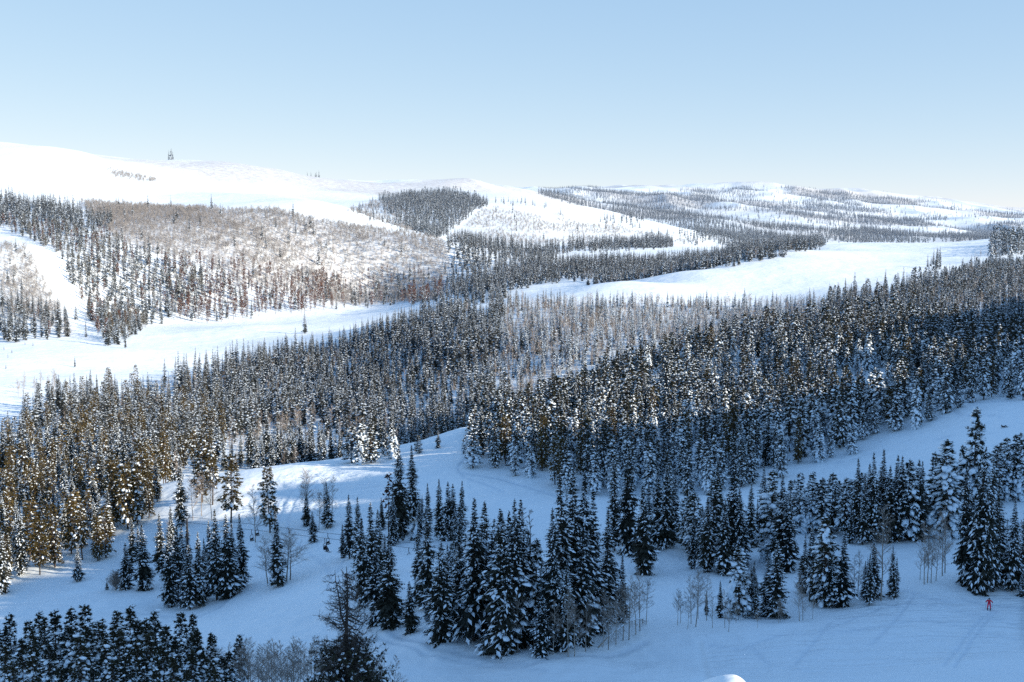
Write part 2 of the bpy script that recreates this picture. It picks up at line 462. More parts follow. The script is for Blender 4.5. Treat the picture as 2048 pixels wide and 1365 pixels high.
_ico = None
def ico():
    global _ico
    if _ico is None:
        p = (1 + 5 ** .5) / 2
        v = np.array([(-1, p, 0), (1, p, 0), (-1, -p, 0), (1, -p, 0), (0, -1, p), (0, 1, p), (0, -1, -p), (0, 1, -p), (p, 0, -1), (p, 0, 1), (-p, 0, -1), (-p, 0, 1)], float)
        v /= np.linalg.norm(v[0])
        f = np.array([(0, 11, 5), (0, 5, 1), (0, 1, 7), (0, 7, 10), (0, 10, 11), (1, 5, 9), (5, 11, 4), (11, 10, 2), (10, 7, 6), (7, 1, 8), (3, 9, 4), (3, 4, 2), (3, 2, 6), (3, 6, 8), (3, 8, 9), (4, 9, 5), (2, 4, 11), (6, 2, 10), (8, 6, 7), (9, 8, 1)])
        _ico = (v, f)
    return _ico
OCT = (np.array([(1, 0, 0), (-1, 0, 0), (0, 1, 0), (0, -1, 0), (0, 0, 1), (0, 0, -1)], float), np.array([(4, 0, 2), (4, 2, 1), (4, 1, 3), (4, 3, 0), (5, 2, 0), (5, 1, 2), (5, 3, 1), (5, 0, 3)]))


def blob(g, c, ax, sx, sy, sz, m, rng, low=False):
    """a lump of snow lying along direction ax"""
    v, f = OCT if low else ico()
    ax = np.asarray(ax, float); ax = ax / (np.linalg.norm(ax) + 1e-9)
    side = np.cross(ax, (0, 0, 1.)); side /= np.linalg.norm(side) + 1e-9
    up = np.cross(side, ax)
    vv = v * (1 + rng.uniform(-.28, .28, (len(v), 1)))
    w = vv[:, :1] * sx * ax + vv[:, 1:2] * sy * side + vv[:, 2:] * sz * up
    g.add(w + np.asarray(c), f, m, not low)


def leafq(g, p, d, L, w, m, rng, droop=0.0):
    """a small needle spray: a kite of two triangles folded along its middle"""
    d = d / (np.linalg.norm(d) + 1e-9)
    s = np.cross(d, rng.normal(size=3) * .5 + np.array([0, 0, 1.])); s /= np.linalg.norm(s) + 1e-9
    e = p + d * L + np.array([0, 0, -droop * L])
    mid = p + d * L * .45 + np.array([0, 0, -droop * L * .25])
    g.add([p, mid + s * w, e, mid - s * w], [(0, 1, 2), (0, 2, 3)], m)


def trunk_geo(h, r, rng, m=0, bend=.0, sides=6):
    g = Geo()
    k = 7
    z = np.linspace(-.6, h, k)
    off = np.cumsum(rng.normal(0, bend, (k, 2)), 0); off -= off[0]
    path = np.column_stack([off, z])
    tube(g, path, r * (1 - np.linspace(0, .96, k)), sides, m)
    return g


def fir_crown(g, rng, h=18., R=2.0, snow=.55, lod=0, base=.04, ragged=.25, MF=0, MS=1, heavy=1.0, top=1.0):
    step = (.42, .62, 1.05)[lod]
    nb = (8, 6, 5)[lod]
    wob = rng.uniform(14, 30); wph = rng.uniform(0, 6); shp = rng.uniform(1.05, 1.75)
    z = h * base
    while z < h * .985 * top:
        t = z / h
        prof = R * (1.0 if lod == 0 else 1.08) * min(1, (1 - t) * shp) ** .9 * (1 - .30 * max(0, (.12 - t) / .12)) * (1 + .22 * math.sin(t * wob + wph))
        n_ = max(3, int(round(nb * (1 if t < .8 else .75))))
        ph = rng.uniform(0, 2 * PI)
        for k in range(n_):
            if rng.random() < .06: continue
            a = ph + k * 2 * PI / n_ + rng.uniform(-.35, .35)
            L = prof * rng.uniform(1 - ragged, 1 + ragged * .55) + .07
            z0 = z + rng.uniform(-.5, .5) * step
            ang = .15 - .75 * (1 - t) + rng.uniform(-.12, .12) + (.5 if t > .9 else 0)
            out = np.array([math.cos(a), math.sin(a), 0])
            dr = out + np.array([0, 0, ang]); dr /= np.linalg.norm(dr)
            tip = np.array([0, 0, z0]) + dr * L + np.array([0, 0, .12 * L])
            o = np.array([0, 0, z0])
            side = np.array([-out[1], out[0], 0])
            if lod == 2:
                w = .20 * L + .18
                leafq(g, o, dr, L, w, MF, rng, .1)
                leafq(g, o + dr * L * .5, dr + side * rng.uniform(-.9, .9) + np.array([0, 0, -.5]), L * .55, w * .8, MF, rng, .2)
                if rng.random() < snow:
                    blob(g, o + dr * L * rng.uniform(.5, .9) + np.array([0, 0, .1]), dr + np.array([0, 0, -.35]), (.34 * L + .14) * heavy, (.24 * L + .12) * heavy, (.14 + .1 * L) * heavy, MS, rng, True)
                continue
            ns = max(2, int(L / (.30 if lod == 0 else .55)))
            leafq(g, o, dr, L, .13 + .05 * L, MF, rng, .05)
            for s_ in range(ns):
                tt = (s_ + .6) / ns
                p = o + dr * L * tt + np.array([0, 0, -.10 * L * tt * (1 - tt)])
                tl = (.12 + .42 * L * (1 - tt * .75)) * rng.uniform(.7, 1.15)
                for sg in (-1, 1):
                    d_ = dr * .8 + side * sg * rng.uniform(.6, 1.1) + np.array([0, 0, rng.uniform(-.75, -.1)])
                    leafq(g, p, d_, tl, tl * (.22 if lod == 0 else .3), MF, rng, .22)
                if lod == 0 and rng.random() < .55:
                    leafq(g, p, dr * .4 + np.array([0, 0, -1.]) + side * rng.uniform(-.4, .4), tl * .8, tl * .2, MF, rng, .1)
            # snow pillows resting on the bough
            ncl = 1 + (rng.random() < .35) if lod == 0 else 1
            for _ in range(ncl):
                if lod == 0:
                    for _ in range(2):
                        if rng.random() < snow:
                            q_ = rng.uniform(.3, 1.0); p = o + dr * L * q_ + side * rng.uniform(-.3, .3) * L * (1.2 - q_) + np.array([0, 0, .06])
                            leafq(g, p, dr + side * rng.uniform(-1.1, 1.1) + np.array([0, 0, -.25]), .12 + .30 * L, .035 + .055 * L, MS, rng, .2)
                if rng.random() < snow * (.62 if lod == 0 else 1):
                    tt = rng.uniform(.35, .95)
                    sz = rng.uniform(.55, 1.25) * heavy * (1.0 if lod == 0 else 1.7)
                    blob(g, o + dr * L * tt + side * rng.uniform(-.15, .15) * L + np.array([0, 0, .09]), dr + side * rng.uniform(-.3, .3),
                         (.09 + .24 * L) * sz, (.06 + .15 * L) * sz, (.05 + .06 * L) * sz, MS, rng, lod == 1)
                    if lod == 0 and rng.random() < .6:      # thin frosting beside it
                        p = o + dr * L * rng.uniform(.3, .8) + np.array([0, 0, .05])
                        leafq(g, p, dr + side * rng.uniform(-1, 1), .15 + .35 * L, .04 + .05 * L, MS, rng, .12)
        z += step * (1.0 if t < .75 else .72)
    tube(g, [(0, 0, h * .93), (0, 0, h)], [.05, .012], 4, MF)


def pine_crown(g, rng, h=14., R=2.3, snow=.6, lod=0, base=.2, MF=0, MS=1, heavy=1.0, sparse=0.0, roundtop=.5, grad=False):
    step = (.50, .75, 1.2)[lod]
    nb = (6, 5, 4)[lod]
    wob = rng.uniform(9, 22); wph = rng.uniform(0, 6)
    z = h * base
    while z < h * .97:
        t = (z / h - base) / (1 - base)
        prof = R * (min(1, .62 + t * 2.4)) * (max(0, 1 - t) ** roundtop) * .98 * (1 + .2 * math.sin(t * wob + wph)) + .15
        ph = rng.uniform(0, 2 * PI)
        for k in range(nb):
            if rng.random() < sparse: continue
            a = ph + k * 2 * PI / nb + rng.uniform(-.5, .5)
            L = prof * rng.uniform(.62, 1.12)
            z0 = z + rng.uniform(-.6, .6) * step
            out = np.array([math.cos(a), math.sin(a), 0]); side = np.array([-out[1], out[0], 0])
            ang = -.75 + 1.15 * t + rng.uniform(-.15, .15)
            dr = out + np.array([0, 0, ang]); dr /= np.linalg.norm(dr)
            o = np.array([0, 0, z0])
            if lod < 2:
                tube(g, [o, o + dr * L * .5, o + dr * L], [.05, .035, .015], 3, 2)
            nt_ = max(1, int(round((L / .50) if lod == 0 else (L / .8))))
            if lod == 2: nt_ = 1
            for s_ in range(nt_):
                tt = 1 - .62 * s_ / max(nt_, 1)
                lat = rng.uniform(-.35, .35) * L * (1.1 - tt + .3)
                p = o + dr * L * tt + side * lat + np.array([0, 0, rng.uniform(-.1, .1)])
                r_ = rng.uniform(.42, .66) * (1 if lod == 0 else 1.3 if lod == 1 else 1.9)
                nn = (15, 6, 4)[lod]
                for _ in range(nn):
                    d_ = rng.normal(size=3); d_[2] = d_[2] * .6 - .15 + .6 * t
                    d_ += dr * .9
                    d_ /= np.linalg.norm(d_)
                    leafq(g, p - d_ * r_ * .25, d_, r_ * rng.uniform(.8, 1.25), r_ * (.13, .28, .42)[lod], MF, rng, .12)
                if rng.random() < snow * ((1.5 - 1.2 * t) if grad else (1.08 - .25 * t)):
                    sz = rng.uniform(.6, 1.2) * heavy * ((1.35 - .8 * t) if grad else (1.1 - .3 * t))
                    if lod == 0: sz *= rng.choice([.55, .8, 1.0, 1.35])
                    blob(g, p + np.array([0, 0, r_ * .16]) + dr * .12, dr + np.array([0, 0, -.55 + .3 * t]), r_ * .74 * sz, r_ * .42 * sz, r_ * .30 * sz, MS, rng, lod > 0)
        z += step * (1 if t < .7 else .8)
    for k in range((26, 10, 4)[lod]):                      # the leader: an upright shoot
        q = rng.uniform(.88, 1.0); a = rng.uniform(0, 2 * PI)
        leafq(g, np.array([0, 0, h * q]), np.array([math.cos(a) * .8, math.sin(a) * .8, 1.0]), (.22 + 2.2 * (1.0 - q)) * (1, 1.3, 1.8)[lod], (.06, .12, .2)[lod], MF, rng)


def aspen_geo(rng, h=10., lod=0, spread=.28, nbr=30, low=.22, trunks=1):
    gt, gb = Geo(), Geo()
    for q in range(trunks):
        base = np.array([0, 0, -.4]) + (rng.normal(0, .35, 3) * (1, 1, 0) if q else 0)
        k = 7
        off = np.cumsum(rng.normal(0, h * .006, (k, 2)), 0); off -= off[0]
        off[:, 0] += np.linspace(0, rng.normal(0, h * .03 * (1 + q)), k)
        hh = h * (1 if q == 0 else rng.uniform(.7, .95))
        path = np.column_stack([off, np.linspace(0, hh, k)]) + base
        r0 = .0095 * h
        tube(gt, path, np.linspace(r0, r0 * .1, k), 5 if lod == 0 else 3, 0)
        n_ = nbr if lod == 0 else (22 if lod == 1 else 12)
        for i in range(n_):
            t = low + (1 - low) * (i + rng.random()) / n_
            f = t * (k - 1); i0 = min(int(f), k - 2); p = path[i0] * (1 - (f - i0)) + path[i0 + 1] * (f - i0)
            a = rng.uniform(0, 2 * PI)
            L = h * spread * (1.15 - t) * rng.uniform(.5, 1.2) + .25
            d_ = np.array([math.cos(a), math.sin(a), rng.uniform(.5, 1.25)]); d_ /= np.linalg.norm(d_)
            if lod == 2:
                leafq(gb, p, d_, L * 1.1, .07, 0, rng, 0)
                for _ in range(3): leafq(gb, p + d_ * L * rng.uniform(.2, .9), d_ + rng.normal(0, .6, 3), L * .7, .07, 0, rng, 0)
                continue
            m1 = p + d_ * L * .5 + rng.normal(0, .04 * L, 3); e = p + d_ * L + np.array([0, 0, .12 * L])
            tube(gb, [p, m1, e], [.026 + .005 * L, .020, .010], 3, 0)
            for _ in range(7 if lod == 0 else 4):
                tt = rng.uniform(.25, 1)
                pp = p + (e - p) * tt
                dd = d_ + rng.normal(0, .55, 3); dd[2] = abs(dd[2]) * .8 + .1; dd /= np.linalg.norm(dd)
                l2 = L * rng.uniform(.25, .5)
                if lod == 0:
                    e2 = pp + dd * l2
                    tube(gb, [pp, e2], [.015, .007], 3, 0)
                    for _ in range(3):
                        d3 = dd + rng.normal(0, .5, 3)
                        leafq(gb, pp + dd * l2 * rng.uniform(.3, 1), d3, l2 * .65, .016, 0, rng, 0)
                else:
                    leafq(gb, pp, dd, l2 * 1.4, .05, 0, rng, 0); leafq(gb, pp, dd + rng.normal(0, .6, 3), l2 * 1.2, .05, 0, rng, 0)
    return gt, gb


def combined(gs, name, mats_list):
    """one mesh out of several Geo with their own material lists (for the far woods)"""
    g = Geo(); mats = []
    for gg, ml in gs:
        mp = []
        for m_ in ml:
            if m_ not in mats: mats.append(m_)
            mp.append(mats.index(m_))
        for v, t, m_, s in zip(gg.v, gg.t, gg.m, gg.sm):
            pass
        V = np.vstack(gg.v); T = np.vstack(gg.t); MI = np.concatenate(gg.m)
        g.v.append(V); g.t.append(T + g.n); g.m.append(np.array(mp)[MI]); g.sm.append(np.concatenate(gg.sm)); g.n += len(V)
    return g.mesh(name, mats)


# kind -> lod -> list of (trunk mesh, crown mesh, nominal height, half width)
LIB = {}
WOOD = {}
def make_variant(kind, lod, seed):
    rng = np.random.default_rng(seed)
    if kind == 'fir':
        h = 18.
        R = rng.uniform(1.5, 2.3); sn = rng.uniform(.22, .68) if lod == 0 else (rng.uniform(.16, .42) if lod == 1 else rng.uniform(.08, .34)); R *= 1 if lod == 0 else 1.12
        gt = trunk_geo(h * .97, .21, rng, bend=.02, sides=6 if lod == 0 else 3)
        gc = Geo(); fir_crown(gc, rng, h, R, sn, lod, rng.uniform(.02, .10), heavy=rng.uniform(.62, 1.08) * (1 if lod == 0 else 1.2), ragged=rng.uniform(.2, .45))
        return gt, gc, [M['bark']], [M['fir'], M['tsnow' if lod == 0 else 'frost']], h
    if kind == 'pine':
        h = 14.
        R = rng.uniform(1.9, 2.8); sn = rng.uniform(.5, .85) if lod == 0 else rng.uniform(.4, .7)
        gt = trunk_geo(h * .97, .19, rng, bend=.06, sides=6 if lod == 0 else 3)
        gc = Geo(); pine_crown(gc, rng, h, R, sn, lod, rng.uniform(.05, .2), heavy=rng.uniform(.9, 1.35), roundtop=rng.uniform(.6, .95))
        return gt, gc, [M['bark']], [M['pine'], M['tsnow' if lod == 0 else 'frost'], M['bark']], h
    if kind == 'nearpine':
        h = 13.
        gt = trunk_geo(h * .97, .19, rng, bend=.05, sides=6)
        gc = Geo(); pine_crown(gc, rng, h, rng.uniform(2.0, 2.7), rng.uniform(.4, .6), 0, .05, heavy=rng.uniform(1.0, 1.5), roundtop=rng.uniform(.75, 1.0), grad=True)
        return gt, gc, [M['bark']], [M['pine'], M['tsnow'], M['bark']], h
    if kind == 'brown':
        h = 16.
        gt = trunk_geo(h * .97, .19, rng, bend=.06, sides=6 if lod == 0 else 3)
        gc = Geo(); pine_crown(gc, rng, h, rng.uniform(1.9, 2.5), rng.uniform(.12, .32), lod, rng.uniform(.12, .34), heavy=rng.uniform(.7, 1.1), roundtop=rng.uniform(.4, .6))
        return gt, gc, [M['bark']], [M['olive'], M['tsnow'], M['bark']], h
    if kind == 'rust':
        h = 14.
        gt = trunk_geo(h * .97, .17, rng, bend=.05, sides=3)
        gc = Geo(); pine_crown(gc, rng, h, rng.uniform(1.3, 1.9), .12, max(lod, 1), rng.uniform(.2, .4), sparse=.15, roundtop=.5)
        return gt, gc, [M['bark']], [M['rust'], M['tsnow'], M['bark']], h
    if kind == 'aspen':
        h = 10.
        gt, gb = aspen_geo(rng, h, lod, spread=rng.uniform(.2, .32), nbr=34, low=rng.uniform(.2, .4))
        return gt, gb, [M['aspen_bark']], [M['twig']], h
    if kind == 'rimefir':
        h = 18.
        gt = trunk_geo(h * .97, .2, rng, bend=.02, sides=3)
        gc = Geo(); fir_crown(gc, rng, h, rng.uniform(1.5, 2.1), .75, 1, .03, heavy=1.15, ragged=.35)
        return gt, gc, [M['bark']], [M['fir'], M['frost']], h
    if kind == 'snag':
        h = 14.
        gt, gb = aspen_geo(rng, h, 0, spread=.075, nbr=46, low=.12)
        return gt, gb, [M['dead']], [M['dead']], h
    if kind == 'scrub':
        h = 6.
        gt, gb = aspen_geo(rng, h, 2, spread=.5, nbr=16, low=.10, trunks=3)
        return gt, gb, [M['scrub']], [M['scrub']], h
for kind, lods, nv in (('fir', (0, 1, 2), 8), ('brown', (0, 1), 5), ('pine', (0, 1, 2), 6), ('rust', (1,), 4), ('aspen', (0, 1, 2), 6), ('snag', (0,), 3), ('rimefir', (1,), 5), ('nearpine', (0,), 5), ('scrub', (2,), 4)):
    for lod in lods:
        for v in range(nv):
            gt, gc, mt, mc, h = make_variant(kind, lod, sum(map(ord, kind)) * 97 + lod * 31 + v)
            if lod < 2 or kind != 'scrub':
                LIB.setdefault((kind, lod), []).append((gt.mesh(kind + '_trunk', mt), gc.mesh(kind + '_crown', mc), h))
            if lod > 0:
                WOOD.setdefault((kind, lod), []).append((combined([(gt, mt), (gc, mc)], kind + '_wood', None), h))

# ------------------------------------------------------------------ tree positions
TREES = []      # dict(kind,x,y,z,h,px,py,named)
def put(kind, x, y, h, stand=None, w=1.0, named=False, **kw):
    z = H(x, y)
    TREES.append(dict(kind=kind, x=x, y=y, z=z, h=h, w=w, stand=stand, named=named, **kw))

# surveyed foreground trees: stand -> [(kind, base px, base py, top py)]
SURVEY = {
    'clump': [
        'F 884 1282 1084 1.25', 'F 948 1282 993 1.1', 'F 963 1270 1000', 'F 1002 1304 1020 1.1', 'F 1030 1300 996', 'F 1041 1292 999', 'F 1013 1308 1092', 'P 1074 1290 1078 .9', 'F 1104 1296 1014',
        'F 1128 1285 941', 'F 1141 1275 938', 'F 1160 1275 943', 'F 1184 1262 973', 'F 1166 1290 1075', 'F 1084 1310 1190 1.3', 'F 1200 1266 1085', 'F 1244 1246 1108', 'F 1214 1245 1015', 'F 1112 1300 1110', 'F 985 1265 1035',
        'F 1055 1280 1060', 'F 920 1262 1050 .9', 'F 902 1250 1085', 'F 1225 1225 1090', 'F 1132 1304 1130 1.2', 'D 1047 1235 1004', 'D 1057 1240 1012', 'D 1003 1250 1040'],
    'clump_aspen': ['A 1036 1306 1175', 'A 1026 1303 1170', 'A 1068 1294 1165', 'A 1136 1312 1180', 'A 1149 1312 1195', 'A 1106 1309 1200', 'A 1171 1304 1205', 'A 1206 1294 1180', 'A 1217 1300 1190', 'A 1258 1280 1150', 'A 1280 1262 1140', 'A 1292 1250 1155', 'A 1246 1282 1165', 'A 1232 1290 1180', 'A 1272 1270 1160'],
    'leftclump': ['F 854 1218 1010', 'F 781 1256 1070 1.3', 'F 822 1266 1162 1.35', 'F 699 1118 987', 'F 716 1128 992', 'F 728 1215 1033 1.1', 'F 745 1195 1005', 'F 756 1150 1018'],
    'backclump': ['F 800 1075 885', 'F 826 1042 890', 'F 786 1092 985', 'F 857 1052 965', 'F 880 1080 957', 'F 897 1082 962', 'F 907 1080 967', 'F 922 1085 960', 'F 838 1075 1000', 'F 765 1060 995', 'F 912 1110 1010', 'F 828 1080 1042 1.9'],
    'leftpair': ['F 556 1173 1022 1.05', 'F 613 1052 985 1.2', 'F 627 1085 1022 1.2', 'F 656 1056 965 1.1'],
    'pinestrip': ['P 540 1066 932', 'P 462 1046 908', 'P 404 1005 880 1.2', 'P 425 1010 890', 'P 298 1036 945', 'P 256 1058 925', 'P 228 1055 918', 'P 275 1050 935', 'F 362 1052 912'],
    'strip_aspen': ['A 536 1172 1075 1.5', 'A 542 1172 1068 1.4', 'A 573 1163 1056 1.7', 'A 580 1160 1064 1.7', 'A 611 1040 935', 'A 616 1042 940', 'A 648 1054 955', 'A 664 1050 950', 'A 403 1032 945', 'A 424 1042 942', 'A 386 1040 950', 'A 511 1085 965', 'A 638 1060 985', 'A 340 1130 1040'],
    'bulge': ['F 380 1219 1088 1.25', 'F 398 1212 1062', 'F 341 1214 1062 1.15', 'F 354 1205 1050', 'F 434 1200 1017 1.1', 'F 456 1196 1028 1.1', 'F 468 1188 1045', 'F 366 1165 1050', 'F 411 1200 1075', 'F 346 1135 1012', 'F 376 1130 1040', 'F 322 1145 1025', 'F 420 1150 1040'],
    'bulge_small': ['F 290 1180 1048 1.2', 'F 254 1179 1085 1.25', 'F 266 1125 1036', 'F 278 1120 1050', 'F 156 1163 1088 1.1', 'F 214 1180 1162 1.6'],
    'grovefront': ['P 212 1116 1010 1.1', 'P 196 1122 1030', 'P 143 1108 985', 'P 80 1150 1040', 'F 42 1150 1010', 'F 6 1186 1060', 'P 165 1120 1010', 'P 110 1135 1005', 'P 60 1120 1000'],
    'midright': ['F 1257 1108 893', 'F 1288 1149 966 1.1', 'F 1228 1085 978', 'F 1313 1096 932 1.1', 'F 1331 1096 926 1.1', 'F 1348 1065 935', 'P 1372 1100 980', 'P 1391 1112 985 1.1', 'F 1414 1144 992 1.2', 'F 1402 1118 1010', 'F 1438 1085 925', 'F 1460 1135 920 1.1', 'F 1448 1150 1000', 'F 1500 1095 962', 'F 1526 1088 930', 'P 1540 1120 942 1.0', 'F 1566 1142 950 1.15', 'F 1578 1144 1000', 'F 1482 1140 980', 'P 1425 1105 960', 'F 1296 1085 965'],
    'snowybend': ['P 1476 1236 1096 1.2', 'F 1441 1236 1160 .9', 'F 1553 1235 1078 1.25', 'F 1531 1232 1110', 'F 1500 1230 1130 1.1', 'F 1512 1238 1150'],
    'slope_aspen': ['A 1355 1251 1178', 'A 1361 1247 1183', 'A 1375 1258 1195', 'A 1382 1248 1150', 'A 1391 1254 1140', 'A 1396 1238 1145', 'A 1413 1242 1148', 'A 1425 1256 1190', 'A 1457 1264 1200', 'A 1450 1256 1178', 'A 1472 1246 1190', 'A 1515 1256 1215', 'A 1557 1247 1195', 'A 1561 1245 1205', 'A 1599 1243 1150', 'A 1606 1241 1170', 'A 1625 1238 1190'],
    'pinerow': ['P 1581 1062 960', 'P 1600 1066 946', 'P 1620 1066 943', 'P 1645 1070 955', 'P 1664 1066 945', 'P 1690 1072 955', 'P 1719 1062 945', 'P 1633 1060 965', 'P 1676 1060 962', 'P 1590 1050 960', 'P 1705 1068 960'],
    'spires': ['F 1735 1082 925', 'F 1748 1086 903', 'F 1762 1078 897', 'F 1776 1085 930', 'F 1798 1084 910 1.1', 'P 1816 1080 918', 'F 1834 1080 918 1.1', 'F 1788 1075 935', 'F 1822 1078 950', 'F 1757 1080 940', 'F 1725 1090 960'],
    'frontright': ['F 1621 1190 1045', 'P 1650 1212 1030', 'F 1658 1214 1095 1.2', 'F 1684 1214 1063 1.15', 'F 1738 1210 1105', 'F 1750 1198 1075', 'F 1785 1196 1090 .9', 'F 1728 1200 1120', 'P 1640 1195 1050'],
    'right_aspen': ['A 1762 1202 1005', 'A 1715 1196 1100', 'A 1708 1192 1108', 'A 1848 1169 1040', 'A 1855 1166 1048', 'A 1862 1166 1070', 'A 1872 1162 1065', 'A 1885 1152 1020', 'A 1890 1146 1010', 'A 1840 1160 1085', 'A 2034 1180 1040'],
    'edge': ['P 1896 1076 880 1.15', 'P 1950 1055 815 .8', 'P 1928 1055 905', 'F 1955 1186 892 .66', 'F 1969 1188 905 .66', 'F 1986 1184 955 .75', 'F 2003 1172 960 .8', 'F 2024 1182 990 .85', 'F 2043 1178 1010 .85', 'F 2044 1194 1140 1.5', 'P 1990 1002 890', 'P 2010 1000 876', 'P 2030 998 870', 'P 2046 1000 866', 'P 1976 1010 905', 'P 2000 985 885', 'P 2038 985 880'],
    'runedge': ['P 1703 908 852 1.3', 'P 1638 924 850 1.2', 'P 1660 915 858', 'P 1748 868 812 1.2', 'P 1790 862 790 1.3', 'P 1858 842 788 1.25', 'P 1915 816 752 1.1', 'P 1725 880 820', 'P 1500 968 880 1.1', 'P 1440 980 895', 'P 1376 988 900', 'P 1298 990 905', 'P 1228 992 905', 'P 1030 952 898 1.2', 'P 1062 955 890 1.2', 'P 1135 985 900', 'P 1190 990 902', 'P 1340 990 920', 'P 1560 955 870'],
    'crest': ['P 704 926 852 1.6', 'P 723 924 846 1.5', 'P 742 926 850 1.5', 'P 733 920 858 1.4', 'P 786 917 858 1.4', 'P 836 907 870 1.5', 'F 876 896 862 1.3', 'F 943 864 790 1.2', 'F 958 870 812 1.2', 'F 972 860 784 1.2', 'P 930 908 870 1.4', 'P 946 936 854 1.4', 'F 694 915 868 1.3', 'P 770 912 864 1.3', 'P 715 930 880 1.5'],
}
KIND = {'F': 'fir', 'P': 'pine', 'A': 'aspen', 'D': 'snag'}
for stand, rows in SURVEY.items():
    for row in rows:
        p = row.split()
        k, px, py, ty = KIND[p[0]], float(p[1]), float(p[2]), float(p[3])
        w = (float(p[4]) if len(p) > 4 else 1.0) * (1.18 if p[0] != 'A' else 1.0)
        hit = ground_hit(px, py)
        if hit is None: continue
        x, y, z = hit
        _, qt = ray(px, ty)
        h = max(1.2, qt * y - z)
        put(k, x, y, h, stand, w, True)
for t in [t for t in TREES if t['stand'] in ('clump', 'midright', 'frontright', 'spires', 'edge', 'backclump', 'pinerow', 'bulge', 'leftclump', 'snowybend')]:
    for _ in range(2 if t['stand'] in ('clump', 'spires', 'edge') else 1):
        if RNG.random() < .85:
            put(t['kind'], t['x'] + RNG.uniform(-2.8, 2.8), t['y'] + RNG.uniform(1.5, 6), t['h'] * RNG.uniform(.5, .93), t['stand'], RNG.uniform(.85, 1.2) * (.75 if t['stand'] == 'edge' else 1), True)
# red-topped dying pine in the back clump
x, y, z = ground_hit(778, 1070); put('rust', x, y, ray(778, 945)[1] * y - z, 'lone_rust', 1.0, True)
# bottom-left young pines: bearing, top height, distance
for px, ty, d in [(20, 1226, 140), (62, 1240, 138), (110, 1222, 145), (140, 1214, 150), (170, 1211, 150), (200, 1240, 140), (235, 1222, 146), (258, 1214, 150), (290, 1238, 143), (335, 1252, 138), (362, 1226, 150), (396, 1262, 136), (418, 1266, 140),
                  (45, 1275, 125), (95, 1288, 122), (160, 1270, 126), (212, 1290, 122), (270, 1280, 124), (322, 1288, 122), (382, 1300, 122), (25, 1322, 110), (120, 1330, 110), (190, 1335, 108), (250, 1332, 110), (312, 1338, 110), (372, 1338, 112), (425, 1318, 122), (5, 1290, 124), (80, 1225, 152), (310, 1222, 154), (140, 1250, 136), (240, 1262, 132), (300, 1268, 130), (10, 1255, 134), (350, 1272, 130), (405, 1300, 126), (445, 1310, 128), (60, 1310, 114), (160, 1315, 114), (225, 1318, 113), (345, 1312, 114), (285, 1312, 114)]:
    u, q = ray(px, ty)
    put('pine', u * d, d, q * d - H(u * d, d), 'cornerpines' if ty < 1264 else 'cornerfront', 1.1, True)
    if RNG.random() < (.9 if ty < 1264 else .35):
        put('pine', u * d + RNG.uniform(-2.4, 2.4), d + RNG.uniform(-3, 4), (q * d - H(u * d, d)) * RNG.uniform(.78, 1.0), 'cornerpines' if ty < 1264 else 'cornerfront', RNG.uniform(.85, 1.1), True)
# bare aspens at the bottom edge
for i, px in enumerate(list(range(424, 668, 8)) + list(range(430, 800, 22))):
    d = (152 if i < 31 else 140) + RNG.uniform(-9, 9); ty = (1296 if px < 660 else 1322) + RNG.uniform(-24, 24)
    u, q = ray(px + RNG.uniform(-5, 5), ty)
    put('aspen', u * d, d, q * d - H(u * d, d), 'corneraspen' if i < 31 else 'cornerfrontaspen', 1.1, True)

# stands that fill whole slopes
GRIDS = {}
def free(x, y, r):
    c = 12.0
    gx, gy = int(x // c), int(y // c)
    k = int(r // c) + 1
    for i in range(gx - k, gx + k + 1):
        for j in range(gy - k, gy + k + 1):
            for (a, b_) in GRIDS.get((i, j), ()):
                if (a - x) ** 2 + (b_ - y) ** 2 < r * r: return False
    return True
def occupy(x, y):
    GRIDS.setdefault((int(x // 12), int(y // 12)), []).append((x, y))
for t in TREES: occupy(t['x'], t['y'])


